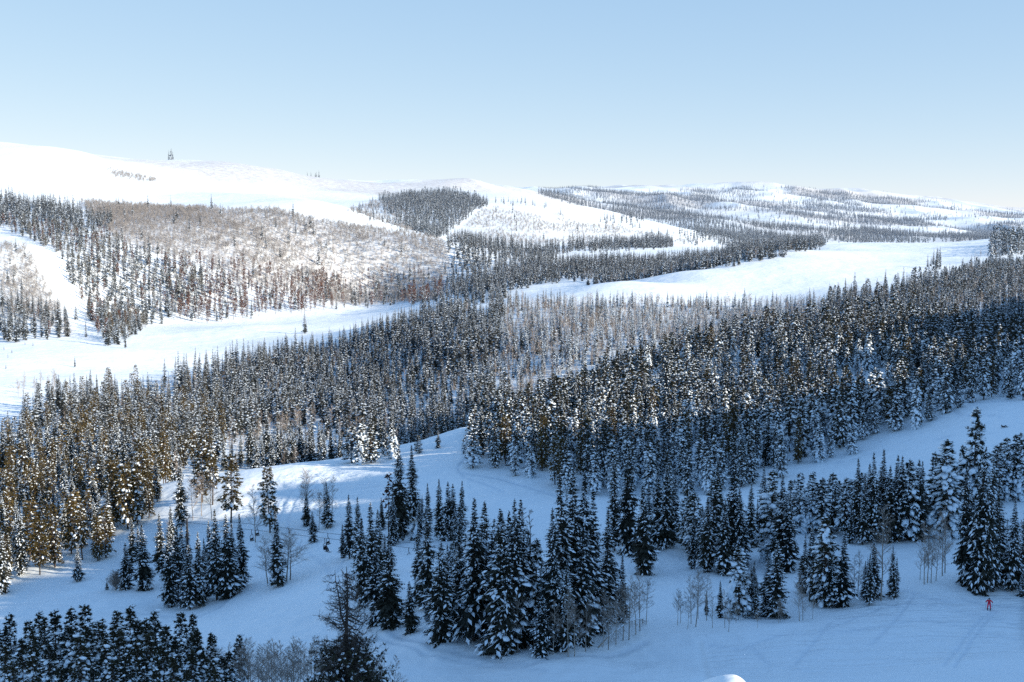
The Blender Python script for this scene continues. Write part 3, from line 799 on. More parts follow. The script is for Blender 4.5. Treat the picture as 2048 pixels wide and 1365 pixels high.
def scatter(poly, d0, d1, spacing, mix, hr, stand, excl=(), keep=1.0, patch=None, seed=None, w=(.85, 1.2)):
    """poly: outline of the stand as seen from the viewpoint; trees are spread evenly over the ground inside it"""
    xs = [p[0] for p in poly]
    a0, a1 = math.atan((min(xs) - CX) / F * 1.02), math.atan((max(xs) - CX) / F * 1.02)
    area = (a1 - a0) * (d1 * d1 - d0 * d0) / 2
    n_ = int(area / (spacing * spacing) * 1.9)
    az = RNG.uniform(a0, a1, n_); r = np.sqrt(RNG.uniform(d0 * d0, d1 * d1, n_))
    x = r * np.sin(az); y = r * np.cos(az); z = height(x, y)
    px, py = project(x, y, z)
    jit = RNG.normal(0, 5, (2, n_)) * np.minimum(1, 600 / r); jit[0] += 26 * vnoise(x / 90, y / 130, 71) * np.clip(r / 3000, 0, 1); jit[1] += 5 * vnoise(x / 120, y / 160, 72) * np.clip(r / 3000, 0, 1)
    ok = in_poly(px + jit[0], py + jit[1], poly)
    for e in excl: ok &= ~in_poly(px, py, e)
    if callable(patch):
        ok &= patch(x, y) + RNG.normal(0, .14, n_) > .20
    elif patch:
        nz = vnoise(x / patch[0], y / patch[0], patch[2]) + .5 * vnoise(x / patch[0] * 2.3, y / patch[0] * 2.3, patch[2] + 1)
        ok &= nz > patch[1]
    kinds = list(mix); pr = np.array([mix[k] for k in kinds]); pr = pr / pr.sum()
    cnt = 0
    for i in np.nonzero(ok)[0]:
        if RNG.random() > keep: continue
        sp = spacing * RNG.uniform(.55, 1.05)
        if not free(x[i], y[i], sp): continue
        occupy(x[i], y[i])
        k = kinds[RNG.choice(len(kinds), p=pr)]
        lo, hi = hr[k] if isinstance(hr, dict) else hr
        h = (lo + (hi - lo) * RNG.beta(2.0, 1.8)) * (1 + .20 * float(vnoise(np.array([x[i] / 38]), np.array([y[i] / 38]), 61)[0])) * (.55 if RNG.random() < .10 else 1)
        TREES.append(dict(kind=k, x=float(x[i]), y=float(y[i]), z=float(z[i]), h=h, w=RNG.uniform(*w), stand=stand, named=False))
        cnt += 1
    return cnt

HM = dict(fir=(9, 18), pine=(9, 15), aspen=(7, 12), rust=(9, 15), scrub=(3.5, 6.5))
# pine knoll
CLEAR1 = [(1655, 775), (1740, 752), (1860, 778), (1900, 800), (1800, 800), (1700, 800)]
scatter([(930, 938), (950, 885), (1060, 852), (1250, 762), (1400, 722), (1500, 700), (1750, 672), (2060, 706), (2060, 797), (1960, 803), (1900, 812), (1880, 845), (1760, 858), (1700, 893), (1640, 905), (1600, 932), (1540, 953), (1480, 972), (1400, 984), (1300, 988), (1200, 983), (1130, 972), (1040, 938)],
        290, 520, 4.4, dict(pine=.9, fir=.1), dict(pine=(9.5, 15), fir=(11, 16)), 'knoll', [CLEAR1])
scatter([(1060, 600), (2060, 600), (2060, 800), (1060, 880)], 485, 545, 4.8, dict(pine=.85, fir=.15), HM, 'knoll')
scatter([(1640, 930), (1700, 890), (1780, 860), (1880, 845), (1900, 860), (1780, 890), (1720, 925), (1640, 940)], 290, 400, 14, dict(pine=1), (5, 9), 'knoll')
# left grove
scatter([(-40, 1185), (-40, 1010), (320, 977), (330, 1000), (300, 1035), (235, 1050), (215, 1090), (170, 1110), (120, 1110), (80, 1140), (0, 1180)], 285, 425, 4.9, dict(pine=.6, fir=.4), dict(pine=(11, 17), fir=(11, 18)), 'grove')
# valley forest in the middle
FLAT = [(430, 930), (460, 880), (600, 855), (720, 865), (800, 890), (690, 915), (560, 925)]
SNOWGAP = [(930, 606), (945, 640), (970, 640), (1000, 606)]
AR = [(1000, 760), (1000, 618), (1300, 612), (1640, 622), (1640, 700), (1500, 720), (1250, 800), (1060, 880)]
scatter(AR, 480, 1000, 4.1, dict(fir=.36, aspen=.64), dict(fir=(8.5, 15), aspen=(7.5, 12)), 'centreforest')
scatter([(320, 975), (200, 980), (-40, 1010), (-40, 915), (20, 893), (62, 852), (112, 815), (330, 788), (420, 800), (460, 870), (430, 940)], 395, 700, 5.2, dict(fir=.6, pine=.28, aspen=.12), dict(fir=(12, 19), pine=(11, 17), aspen=(8, 11)), 'valleyleft')
scatter([(320, 785), (420, 757), (520, 733), (640, 704), (760, 668), (860, 636), (930, 622), (1000, 612), (1010, 760), (1060, 890), (940, 915), (700, 935), (480, 945), (430, 940), (460, 870), (420, 800)], 430, 1000, 4.6, dict(fir=.84, aspen=.16), dict(fir=(11, 19), aspen=(8, 11)), 'spur', [FLAT, SNOWGAP])
scatter(FLAT, 440, 640, 7, dict(aspen=.75, fir=.25), dict(aspen=(7, 12), fir=(8, 15)), 'valleyflat')
scatter([(35, 800), (112, 792), (125, 772), (45, 780)], 560, 740, 6, dict(aspen=1), (7, 10), 'valleyflat')
scatter([(1640, 614), (1760, 594), (1880, 574), (1950, 550), (2060, 530), (2060, 730), (1900, 700), (1640, 705)], 540, 1150, 4.9, dict(fir=.5, pine=.26, aspen=.24), dict(fir=(10, 17), pine=(10, 15), aspen=(8, 12)), 'rightforest')
# upper left
scatter([(-40, 395), (60, 410), (150, 425), (250, 445), (200, 462), (60, 450), (-40, 440)], 1250, 1750, 7, dict(fir=1), (12, 21), 'upperleft')
scatter([(-40, 440), (100, 455), (200, 470), (250, 490), (320, 520), (390, 530), (420, 560), (400, 600), (330, 640), (260, 662), (215, 690), (195, 670), (165, 610), (140, 560), (130, 520), (60, 480)], 930, 1500, 6.2, dict(fir=.5, pine=.38, aspen=.06, rust=.16), dict(rust=(11, 17), fir=(12, 21), pine=(11, 17), aspen=(7, 11)), 'upperleft')
scatter([(330, 535), (400, 525), (470, 530), (560, 560), (650, 556), (660, 618), (540, 630), (430, 642), (350, 642)], 1030, 1480, 5.8, dict(rust=.6, fir=.24, aspen=.16), dict(rust=(12, 19), fir=(11, 19), aspen=(8, 12)), 'redpines')
scatter([(650, 556), (700, 555), (860, 552), (905, 590), (850, 606), (770, 612), (660, 620)], 1030, 1480, 7.0, dict(rust=.24, fir=.34, aspen=.42), dict(rust=(12, 18), fir=(11, 19), aspen=(8, 12)), 'redpines')
scatter([(-40, 600), (60, 612), (110, 632), (150, 672), (100, 677), (0, 682), (-40, 682)], 830, 1100, 7.0, dict(fir=.7, pine=.2, rust=.1), dict(fir=(10, 18), pine=(9, 14), rust=(8, 12)), 'lowerleft')
scatter(TAN, 880, 1250, 5.0, dict(scrub=.94, fir=.06), dict(scrub=(5, 9), fir=(9, 16)), 'scrubslope')
scatter([(215, 690), (240, 650), (300, 640), (250, 690)], 900, 1100, 8, dict(fir=.6, pine=.4), HM, 'upperleft')
scatter(SCRUB, 1050, 1750, 4.0, dict(scrub=.99, fir=.01), dict(scrub=(4, 7.5), fir=(12, 20)), 'scrubslope', patch=(60, -1.15, 21))
scatter([(225, 337), (260, 345), (330, 362), (300, 364), (240, 352)], 1800, 2150, 5, dict(scrub=1), (4, 6), 'scrubslope')
scatter([(700, 420), (760, 400), (790, 400), (830, 470), (860, 480), (820, 468), (740, 440)], 1550, 2300, 8, dict(scrub=.85, fir=.15), dict(scrub=(4, 7), fir=(9, 15)), 'scrubslope')
scatter([(760, 404), (800, 393), (880, 389), (960, 400), (980, 412), (920, 440), (895, 470), (865, 478), (810, 458), (770, 432)], 1550, 2700, 6.8, dict(fir=.85, pine=.15), (11, 18), 'darkpatch')
scatter([(960, 400), (1040, 400), (1100, 415), (1000, 412)], 2000, 2700, 22, dict(fir=1), (10, 16), 'darkpatch')
# middle distance bands
scatter([(880, 492), (960, 478), (1050, 502), (1200, 492), (1340, 482), (1335, 497), (1160, 502), (1100, 517), (1180, 545), (1110, 565), (1010, 580), (1000, 602), (930, 606), (900, 590), (870, 540)], 1000, 2150, 6.4, dict(fir=.88, aspen=.12), dict(fir=(11, 20), aspen=(8, 11)), 'bands')
scatter([(1160, 527), (1240, 522), (1330, 527), (1400, 522), (1480, 502), (1640, 491), (1640, 499), (1500, 524), (1430, 545), (1300, 566), (1190, 570), (1130, 550)], 1080, 2500, 6.6, dict(fir=.9, aspen=.1), dict(fir=(11, 19), aspen=(8, 11)), 'bands')
scatter(C_HILL, 1700, 2700, 7.5, dict(scrub=.97, fir=.03), dict(scrub=(4, 6), fir=(10, 16)), 'scrubslope', patch=(70, -.35, 31))
scatter([(1200, 432), (1290, 440), (1290, 455), (1210, 448)], 1900, 2500, 13, dict(fir=1), (10, 16), 'bands')
scatter([(1280, 470), (1370, 465), (1420, 478), (1400, 492), (1330, 485)], 1800, 2600, 13, dict(fir=1), (10, 15), 'bands')
scatter([(1960, 502), (2000, 492), (2060, 482), (2060, 505), (1990, 510)], 1150, 1700, 8, dict(pine=.8, fir=.2), (16, 23), 'ridgegrove')
scatter([(1845, 540), (1875, 528), (1880, 540), (1850, 545)], 1000, 1350, 9, dict(fir=1), (11, 18), 'ridgegrove')
scatter([(1930, 512), (1990, 512), (1990, 520), (1930, 518)], 1100, 1500, 9, dict(aspen=1), (7, 10), 'ridgegrove')
# far hills
FH = (11, 17)
for poly, d0, d1, sp in (
        ([(1380, 458), (1480, 452), (1560, 470), (1660, 480), (1650, 492), (1560, 501), (1480, 502), (1420, 480)], 2200, 4300, 9),
        ([(1200, 402), (1290, 407), (1380, 430), (1480, 452), (1400, 465), (1300, 435), (1210, 418)], 2400, 5000, 10),
        ([(1080, 385), (1160, 379), (1260, 388), (1240, 397), (1120, 394)], 3300, 6000, 11),
        ([(1370, 387), (1500, 376), (1540, 384), (1480, 396), (1400, 400)], 4000, 7000, 12),
        ([(1590, 400), (1700, 405), (1720, 420), (1620, 421)], 4000, 6500, 12),
        ([(1640, 470), (1760, 456), (1830, 470), (1860, 486), (1700, 488)], 2500, 4500, 10),
        ([(1700, 440), (1850, 432), (1900, 438), (1880, 446), (1720, 451)], 3500, 6000, 12),
        ([(1880, 470), (2060, 462), (2060, 479), (1900, 487)], 2200, 4800, 12)):
    scatter(poly, d0, d1, sp, dict(fir=1), FH, 'farwoods')
FARPOLY = [(1075, 384), (1160, 377), (1260, 387), (1330, 383), (1500, 374), (1700, 386), (2060, 428), (2060, 482), (1660, 492), (1480, 478), (1250, 440)]
def far_mask(x, y):
    return vnoise(x / 420 + y / 1500, y / 260, 51) + .6 * vnoise(x / 150, y / 120, 52) + .25 * vnoise(x / 45, y / 45, 53)
scatter(FARPOLY, 2700, 7200, 11, dict(fir=1), FH, 'farwoods', patch=far_mask)
scatter(FARPOLY, 2700, 7200, 42, dict(fir=1), FH, 'farwoods')
# lone trees on the left skyline and on the scrub slope
for px, py, d, h in [(344, 321, 2850, 22), (349, 321, 2850, 26), (352, 321, 2860, 16), (618, 357, 3050, 14), (625, 357, 3050, 16), (634, 356, 3050, 15), (641, 356, 3050, 20), (636, 356, 3060, 16)]:
    u = (px - CX) / F; put('fir', u * d, d, h, 'skyline', 1.2, False)
for px, py, ty in [(348, 448, 420), (486, 452, 425), (524, 480, 448), (552, 455, 432), (8, 700, 692), (16, 716, 706), (12, 738, 728), (24, 706, 699), (50, 690, 684), (66, 692, 686), (577, 488, 456), (610, 463, 440), (627, 470, 442), (653, 497, 477), (560, 515, 485), (637, 530, 490), (769, 492, 472), (803, 505, 480), (502, 470, 455), (298, 500, 465), (316, 508, 478), (1855, 535, 508), (1862, 533, 512),
                   (150, 735, 712), (610, 668, 622), (612, 665, 640), (152, 640, 605), (172, 675, 640), (118, 670, 590), (135, 668, 620)]:
    hit = ground_hit(px, py)
    if hit: put('fir', hit[0], hit[1], max(2.5, ray(px, ty)[1] * hit[1] - hit[2]), 'scatterfir', 1.1, False)

# ------------------------------------------------------------------ which trees show largest
hz = np.full((GA, GR), 1e9)
ghx = np.exp(g_lr)[None, :] * np.sin(g_az)[:, None]; ghy = np.exp(g_lr)[None, :] * np.cos(g_az)[:, None]
_, gpy = project(ghx, ghy, height(ghx, ghy))
gpy[:, np.exp(g_lr) < 90] = 1e5
hz = np.minimum.accumulate(gpy, axis=1)
occ = np.zeros((682, 1024), bool)
WID = dict(fir=.11, pine=.17, aspen=.14, rust=.12, scrub=.3, snag=.06)
TREES.sort(key=lambda t: math.hypot(t['x'], t['y']))
for t in TREES:
    px, pyb = project(t['x'], t['y'], t['z']); _, pyt = project(t['x'], t['y'], t['z'] + t['h'])
    t['px'], t['pyb'], t['pyt'] = px, pyb, pyt
    az = math.atan2(t['x'], t['y']); lr = math.log(math.hypot(t['x'], t['y']))
    i = min(max(int((az + AZMAX) / (2 * AZMAX) * (GA - 1) + .5), 0), GA - 1); j = min(max(int((lr - g_lr[0]) / (g_lr[-1] - g_lr[0]) * (GR - 1)) - 2, 0), GR - 1)
    low = min(pyb, hz[i, j])
    y0 = int(pyt / 2); y1 = int(low / 2); hw = (pyb - pyt) * WID[t['kind']] * t['w'] / 2
    vis = 0
    for yy in range(max(0, y0), min(682, y1 + 1)):
        f = (yy - y0 + .5) / max(1, (pyb / 2 - y0))
        w = hw * (min(1, .15 + f) if t['kind'] != 'aspen' else .7)
        xa, xb = max(0, int(px / 2 - w)), min(1024, int(px / 2 + w) + 1)
        if xb <= xa: continue
        seg = occ[yy, xa:xb]
        vis += int((~seg).sum())
        if t['kind'] not in ('aspen', 'scrub'): seg[:] = True
    t['vis'] = vis * (1 if t['kind'] != 'aspen' else .6)
BUDGET = dict(fir=290, pine=290, aspen=200, rust=280, scrub=0, snag=10)
chosen = []
for k, nmax in BUDGET.items():
    c = [t for t in TREES if t['kind'] == k and t['vis'] >= 6]
    c.sort(key=lambda t: (-(10000 if t['named'] and t['vis'] > 8 else 0) - t['vis']))
    for t in c[:nmax]: t['single'] = True
from collections import Counter
print('TREES', len(TREES), Counter(t['kind'] for t in TREES), 'single', Counter(t['kind'] for t in TREES if t.get('single')), Counter(t['stand'] for t in TREES))

# ------------------------------------------------------------------ build the single trees
CAT = dict(fir='fir tree', pine='pine tree', aspen='aspen tree', rust='dead pine tree', snag='dead tree', scrub='shrub')
NAME = dict(fir='fir_tree', pine='pine_tree', aspen='aspen_tree', rust='dead_pine_tree', snag='dead_tree')
# stand -> phrase that places it; named stands get an ordinal from the left
PLACE = {
    'clump': 'the dark clump at the bottom centre', 'clump_aspen': 'the skirt of the bottom-centre fir clump', 'leftclump': 'the group behind the half-dead pine',
    'backclump': 'the sun-tipped group above the chairlift', 'leftpair': 'the open piste beside the chairlift', 'pinestrip': 'the sunlit crest line',
    'strip_aspen': 'the open piste left of centre', 'bulge': 'the tight knot at the lower left', 'bulge_small': 'the lower-left slope left of the knot', 'grovefront': 'the front edge of the left grove',
    'midright': 'the belt right of centre', 'snowybend': 'the small group beside the bare saplings', 'slope_aspen': 'the snow edge right of the bottom-centre clump', 'pinerow': 'the shaded row below the right piste',
    'spires': 'the pointed group below the right piste', 'frontright': 'the group left of the red skier', 'right_aspen': 'the right slope above the red skier', 'edge': 'the tall stand at the right edge',
    'runedge': 'the front row of the knoll', 'crest': 'the piste crest behind the chairlift', 'cornerpines': 'the back of the bottom-left thicket', 'cornerfront': 'the front of the bottom-left thicket', 'corneraspen': 'the bottom edge left of the half-dead pine', 'cornerfrontaspen': 'the thicket around the half-dead pine', 'lone_rust': 'the sun-tipped group above the chairlift'}
SHARED = {
    'knoll': 'in the dense pine stand on the knoll right of centre', 'grove': 'in the left-edge grove above the shaded snow', 'centreforest': 'in the frosted mixed wood below the white plateau',
    'valleyleft': 'in the left valley forest below the bright snowfield', 'spur': 'in the forest on the spur left of centre', 'valleyflat': 'on the valley floor behind the piste crest',
    'rightforest': 'in the forest at the right below the plateau', 'upperleft': 'in the forest above the bright field at upper left', 'redpines': 'above the bright snowfield among rust-red pines',
    'lowerleft': 'in the trees left of the narrow white run', 'scrubslope': 'standing in the brown scrub of the left hill', 'darkpatch': 'in the dark wood under the central white ridge', 'bands': 'in the forest bands before the far hills',
    'ridgegrove': 'on the right end of the white plateau', 'farwoods': 'in the far wooded hills', 'skyline': 'on the white skyline at upper left', 'scatterfir': 'alone on open ground of the left hill'}
ORD = ['leftmost', 'second from the left', 'third from the left', 'fourth from the left', 'fifth from the left', 'sixth from the left', 'seventh from the left', 'eighth from the left', 'ninth from the left', 'tenth from the left',
       'eleventh from the left', 'twelfth from the left', 'thirteenth from the left', 'fourteenth from the left', 'fifteenth from the left', 'sixteenth from the left', 'seventeenth from the left', 'eighteenth from the left', 'nineteenth from the left', 'twentieth from the left'] + ['twenty-%s from the left' % q for q in ('first', 'second', 'third', 'fourth', 'fifth', 'sixth', 'seventh', 'eighth', 'ninth')]
LOOK = dict(fir='snow-laden fir', pine='snowy bushy pine', aspen='bare aspen', rust='rust-brown dead pine', snag='bare dead spire')
by = {}
for t in TREES:
    if t.get('single') and t['stand'] in PLACE: by.setdefault((t['stand'], t['kind']), []).append(t)
for (st, k), ts in by.items():
    ts.sort(key=lambda t: t['px'])
    m_ = len(ts)
    for i, t in enumerate(ts):
        if m_ == 1: o = 'the only one'
        elif i < len(ORD) and i < (m_ + 1) // 2 + 2: o = ORD[i]
        else: o = ORD[m_ - 1 - i].replace('left', 'right') if m_ - 1 - i < len(ORD) else ORD[i]
        size = 'tall ' if (t['pyb'] - t['pyt']) > 170 else ('small ' if (t['pyb'] - t['pyt']) < 80 else '')
        t['label'] = f"{size}{LOOK[k]}, {o} in {PLACE[st]}" if m_ > 1 else f"{size}{LOOK[k]} in {PLACE[st]}"
        t['group'] = f"{LOOK[k]}s in {PLACE[st]}"
for t in TREES:
    if t.get('single') and 'label' not in t:
        lk = {'fir': 'frosted narrow fir', 'pine': 'snow-dusted pine', 'aspen': 'leafless pale aspen', 'rust': 'rust-red dead pine'}[t['kind']]
        t['label'] = f"{lk} {SHARED[t['stand']]}"
        t['group'] = f"{lk}s {SHARED[t['stand']]}"

BROWN = ('grove', 'grovefront', 'pinestrip', 'valleyleft', 'upperleft')
for t in TREES:
    if not t.get('single'): continue
    k = t['kind']; dist = math.hypot(t['x'], t['y'])
    lod = 0 if dist < 480 or k == 'snag' else 1
    if k == 'rust': lod = 1
    lib = LIB[('nearpine' if t['stand'] in ('cornerpines', 'cornerfront') else 'brown' if k == 'pine' and (t['stand'] in BROWN or t['stand'] == 'knoll' and random.random() < .12) else k, lod)]
    mt, mc, h0 = lib[random.randrange(len(lib))]
    s = t['h'] / h0
    ws = s * t['w'] * (1.0 if k == 'aspen' else 1.0)
    root = empty(NAME[k], (t['x'], t['y'], t['z'] - .05), random.uniform(0, 2 * PI), (ws, ws, s))
    root.rotation_euler = (random.gauss(0, .018), random.gauss(0, .018), root.rotation_euler[2])
    tag(root, t['label'], CAT[k], t['group'])
    link('trunk', mt, root); link('crown' if k not in ('aspen', 'snag') else 'branches', mc, root)

# ------------------------------------------------------------------ the rest of each kind: one woodland object per kind, its trees placed by geometry nodes
def woodland(name, kind, trees, label, cat, lod_of):
    trees = [t for t in trees]
    if not trees: return
    variants = []
    for lod in (1, 2):
        for me_, h0 in WOOD.get((kind, lod), ()):
            variants.append((lod, me_, h0))
    if kind == 'pine':
        variants += [(9, me_, h0) for me_, h0 in WOOD[('brown', 1)]]
    if kind == 'fir':
        variants += [(9, me_, h0) for me_, h0 in WOOD[('rimefir', 1)]]
    me = bpy.data.meshes.new(name)
    me.vertices.add(len(trees))
    me.vertices.foreach_set('co', np.array([(t['x'], t['y'], t['z'] - .05) for t in trees], np.float32).ravel())
    vi = np.zeros(len(trees), np.int32); sc = np.zeros((len(trees), 3), np.float32); rz = np.zeros(len(trees), np.float32)
    for i, t in enumerate(trees):
        lod = lod_of(math.hypot(t['x'], t['y']))
        if kind == 'pine' and t['stand'] in BROWN or kind == 'fir' and t['stand'] == 'centreforest' and random.random() < .75: lod = 9
        cand = [q for q, v in enumerate(variants) if v[0] == lod] or list(range(len(variants)))
        q = random.choice(cand); vi[i] = q
        s = t['h'] / variants[q][2]
        sc[i] = (s * t['w'], s * t['w'], s); rz[i] = random.uniform(0, 2 * PI)
    me.attributes.new('variant', 'INT', 'POINT').data.foreach_set('value', vi)
    me.attributes.new('size', 'FLOAT_VECTOR', 'POINT').data.foreach_set('vector', sc.ravel())
    me.attributes.new('turn', 'FLOAT', 'POINT').data.foreach_set('value', rz)
    me.update()
    ob = link(name, me)
    tag(ob, label, cat, kind='stuff')
    ng = bpy.data.node_groups.new(name + '_spread', 'GeometryNodeTree')
    ng.interface.new_socket('Geometry', in_out='INPUT', socket_type='NodeSocketGeometry')
    ng.interface.new_socket('Geometry', in_out='OUTPUT', socket_type='NodeSocketGeometry')
    gi = ng.nodes.new('NodeGroupInput'); go = ng.nodes.new('NodeGroupOutput'); jn = ng.nodes.new('GeometryNodeJoinGeometry')
    def attr(nm, ty):
        a = ng.nodes.new('GeometryNodeInputNamedAttribute'); a.data_type = ty; a.inputs['Name'].default_value = nm
        return next(o for o in a.outputs if o.enabled and o.name == 'Attribute')
    av, asz, at_ = attr('variant', 'INT'), attr('size', 'FLOAT_VECTOR'), attr('turn', 'FLOAT')
    cx = ng.nodes.new('ShaderNodeCombineXYZ'); ng.links.new(at_, cx.inputs['Z'])
    for q, (lod, me_, h0) in enumerate(variants):
        if not (vi == q).any(): continue
        src = SRC.get(me_.name)
        if src is None:
            src = SRC[me_.name] = bpy.data.objects.new(me_.name, me_)       # never linked: only its geometry is used
        oi = ng.nodes.new('GeometryNodeObjectInfo'); oi.inputs['Object'].default_value = src; oi.inputs['As Instance'].default_value = False
        cmp_ = ng.nodes.new('FunctionNodeCompare'); cmp_.data_type = 'INT'; cmp_.operation = 'EQUAL'
        ia = [s for s in cmp_.inputs if s.type == 'INT']
        ng.links.new(av, ia[0]); ia[1].default_value = q
        ip = ng.nodes.new('GeometryNodeInstanceOnPoints')
        ng.links.new(gi.outputs[0], ip.inputs['Points']); ng.links.new(cmp_.outputs[0], ip.inputs['Selection'])
        ng.links.new(oi.outputs['Geometry'], ip.inputs['Instance'])
        ng.links.new(cx.outputs[0], ip.inputs['Rotation']); ng.links.new(asz, ip.inputs['Scale'])
        ng.links.new(ip.outputs[0], jn.inputs[0])
    ng.links.new(jn.outputs[0], go.inputs[0])
    md = ob.modifiers.new('spread', 'NODES'); md.node_group = ng
    return ob
SRC = {}
rest = [t for t in TREES if not t.get('single')]
lodf = lambda d: 1 if d < 1150 else 2
woodland('fir_forest', 'fir', [t for t in rest if t['kind'] == 'fir'], 'frosted fir forest covering the spur, valley sides and far hills', 'fir forest', lodf)
woodland('pine_forest', 'pine', [t for t in rest if t['kind'] == 'pine'], 'snowy pine forest filling the knoll and valley stands', 'pine forest', lodf)
woodland('aspen_woods', 'aspen', [t for t in rest if t['kind'] == 'aspen'], 'leafless pale aspen woods mixed through the middle forests', 'aspen woods', lodf)
woodland('dead_pine_woods', 'rust', [t for t in rest if t['kind'] == 'rust'], 'rust-brown dead pines beyond the bright snowfield', 'dead pine woods', lambda d: 1)
woodland('scrub_thicket', 'scrub', [t for t in rest if t['kind'] == 'scrub'], 'tan leafless scrub covering the left hillside', 'scrub', lambda d: 2)

# ------------------------------------------------------------------ one-off trees
def at_px(px, py, d):
    u, q = ray(px, py)
    return np.array([u * d, d, q * d])

# the half-dead pine at the bottom
rng = np.random.default_rng(77)
u, q = ray(692, 1134); d_ = 122.0
base = np.array([u * d_, d_, H(u * d_, d_)]); hh = q * d_ - base[2]
gt, gd, gn = Geo(), Geo(), Geo()
path = [(0, 0, -.5), (.05, 0, hh * .3), (-.05, .05, hh * .6), (.12, 0, hh * .82), (.05, 0, hh)]
tube(gt, path, [.30, .24, .17, .10, .03], 8, 0)
fork = [(-.05, .0, hh * .60), (-.55, -.1, hh * .70), (-.75, -.1, hh * .82), (-1.0, -.15, hh * .90), (-1.1, -.15, hh * .985)]
tube(gt, fork, [.11, .09, .07, .045, .015], 6, 0)
def dead_branch(o, a, L, rise, needles, twigs):
    out = np.array([math.cos(a), math.sin(a), 0]); side = np.array([-out[1], out[0], 0])
    pts_ = []
    for i in range(6):
        t = i / 5
        pts_.append(o + out * L * t + side * L * .10 * math.sin(t * 5 + a) + np.array([0, 0, L * (rise * t - .45 * t * (1 - t) * 2 + .10 * math.sin(t * 7 + a))]))
    pts_ = np.array(pts_)
    tube(gd, pts_, np.linspace(.07, .014, 6) * (.6 + L * .18), 4, 0)
    for _ in range(int(twigs * L)):
        t = rng.uniform(.2, 1); f = t * 5; i0 = min(int(f), 4); p = pts_[i0] * (1 - f + i0) + pts_[i0 + 1] * (f - i0)
        dd = out * .5 + rng.normal(0, .7, 3); dd /= np.linalg.norm(dd); l2 = rng.uniform(.25, .8)
        mid = p + dd * l2 * .5 + rng.normal(0, .05, 3)
        tube(gd, [p, mid, p + dd * l2 + np.array([0, 0, .1])], [.020, .014, .006], 3, 0)
        for _ in range(3):
            d3 = dd + rng.normal(0, .7, 3); leafq(gd, mid, d3, l2 * .6, .012, 0, rng)
        if rng.random() < needles:
            for _ in range(9):
                leafq(gn, p + dd * l2, dd + rng.normal(0, .8, 3), .30, .06, 0, rng)
            if rng.random() < .22:
                blob(gn, p + dd * l2 + np.array([0, 0, .06]), dd, .26, .17, .10, 1, rng)
z = hh * .14
while z < hh * .97:
    t = z / hh
    for _ in range(4 if t > .62 else 6):
        a = rng.uniform(0, 2 * PI)
        L = (5.0 * (1 - t) ** .9 + .6) * rng.uniform(.55, 1.15)
        nd = .55 if t < .40 else (.22 if t < .54 else 0.0)
        dead_branch(np.array([.03, 0, z]), a, L, .05 + .25 * rng.random() if t > .62 else -.25 + .22 * rng.random(), nd, 9 if t > .6 else 14)
    z += .34
for k in range(12):
    f = rng.uniform(.25, 1) * 4; i0 = min(int(f), 3); p = np.array(fork[i0]) * (1 - f + i0) + np.array(fork[i0 + 1]) * (f - i0)
    dead_branch(p, rng.uniform(0, 2 * PI), rng.uniform(.5, 1.5), .2, 0, 7)
root = tag(empty('pine_tree', base.tolist()), 'half-dead pine with bare crooked top at the bottom edge', 'pine tree')
link('trunk', gt.mesh('snag_trunk', [M['dead']]), root); link('branches', gd.mesh('snag_branches', [M['dead']]), root); link('crown', gn.mesh('snag_needles', [M['pine'], M['tsnow']]), root)

# bowed sapling under snow at the right foot of the bottom clump
p0, p1 = ground_hit(1196, 1296), ground_hit(1285, 1268)
p0 = np.array(p0); p1 = np.array(p1); up = np.array([0, 0, 1.])
arc = [p0, p0 * .75 + p1 * .25 + up * 1.3, p0 * .45 + p1 * .55 + up * 2.2, p0 * .15 + p1 * .85 + up * 2.6, p1 + up * 2.3]
gt, gd, gs_ = Geo(), Geo(), Geo()
base = p0.copy(); arc = [a - base for a in arc]
tube(gt, arc, [.11, .09, .07, .045, .02], 6, 0)
for k in range(46):
    f = rng.uniform(.8, 4); i0 = min(int(f), 3); p = arc[i0] * (1 - f + i0) + arc[i0 + 1] * (f - i0)
    dd = rng.normal(0, .6, 3) + np.array([.25, -.2, -.75]); dd /= np.linalg.norm(dd); L_ = rng.uniform(.6, 1.6)
    tube(gd, [p, p + dd * L_ * .5, p + dd * L_], [.022, .014, .005], 3, 0)
    for _ in range(5):
        leafq(gd, p + dd * L_ * rng.uniform(.3, 1), dd + rng.normal(0, .7, 3), .5, .02, 0, rng)
    if rng.random() < .5: blob(gs_, p + np.array([0, 0, .08]), arc[i0 + 1] - arc[i0], .36, .13, .10, 0, rng)
root = tag(empty('bowed_sapling', base.tolist()), 'snow-bowed sapling arching at the right foot of the bottom-centre clump', 'sapling')
link('trunk', gt.mesh('sapling_trunk', [M['aspen_bark']]), root); link('branches', gd.mesh('sapling_branches', [M['twig']]), root); link('snow_load', gs_.mesh('sapling_snow', [M['tsnow']]), root)

# round dark shrub at lower left
hit = ground_hit(232, 1179)
gt, gb = aspen_geo(np.random.default_rng(5), 4.6, 0, spread=.5, nbr=24, low=.06, trunks=8)
root = tag(empty('shrub', hit), 'round leafless dark shrub left of the lower-left fir knot', 'shrub')
link('stems', gt.mesh('shrub_stems', [M['dead']]), root); link('branches', gb.mesh('shrub_branches', [M['twig']]), root)

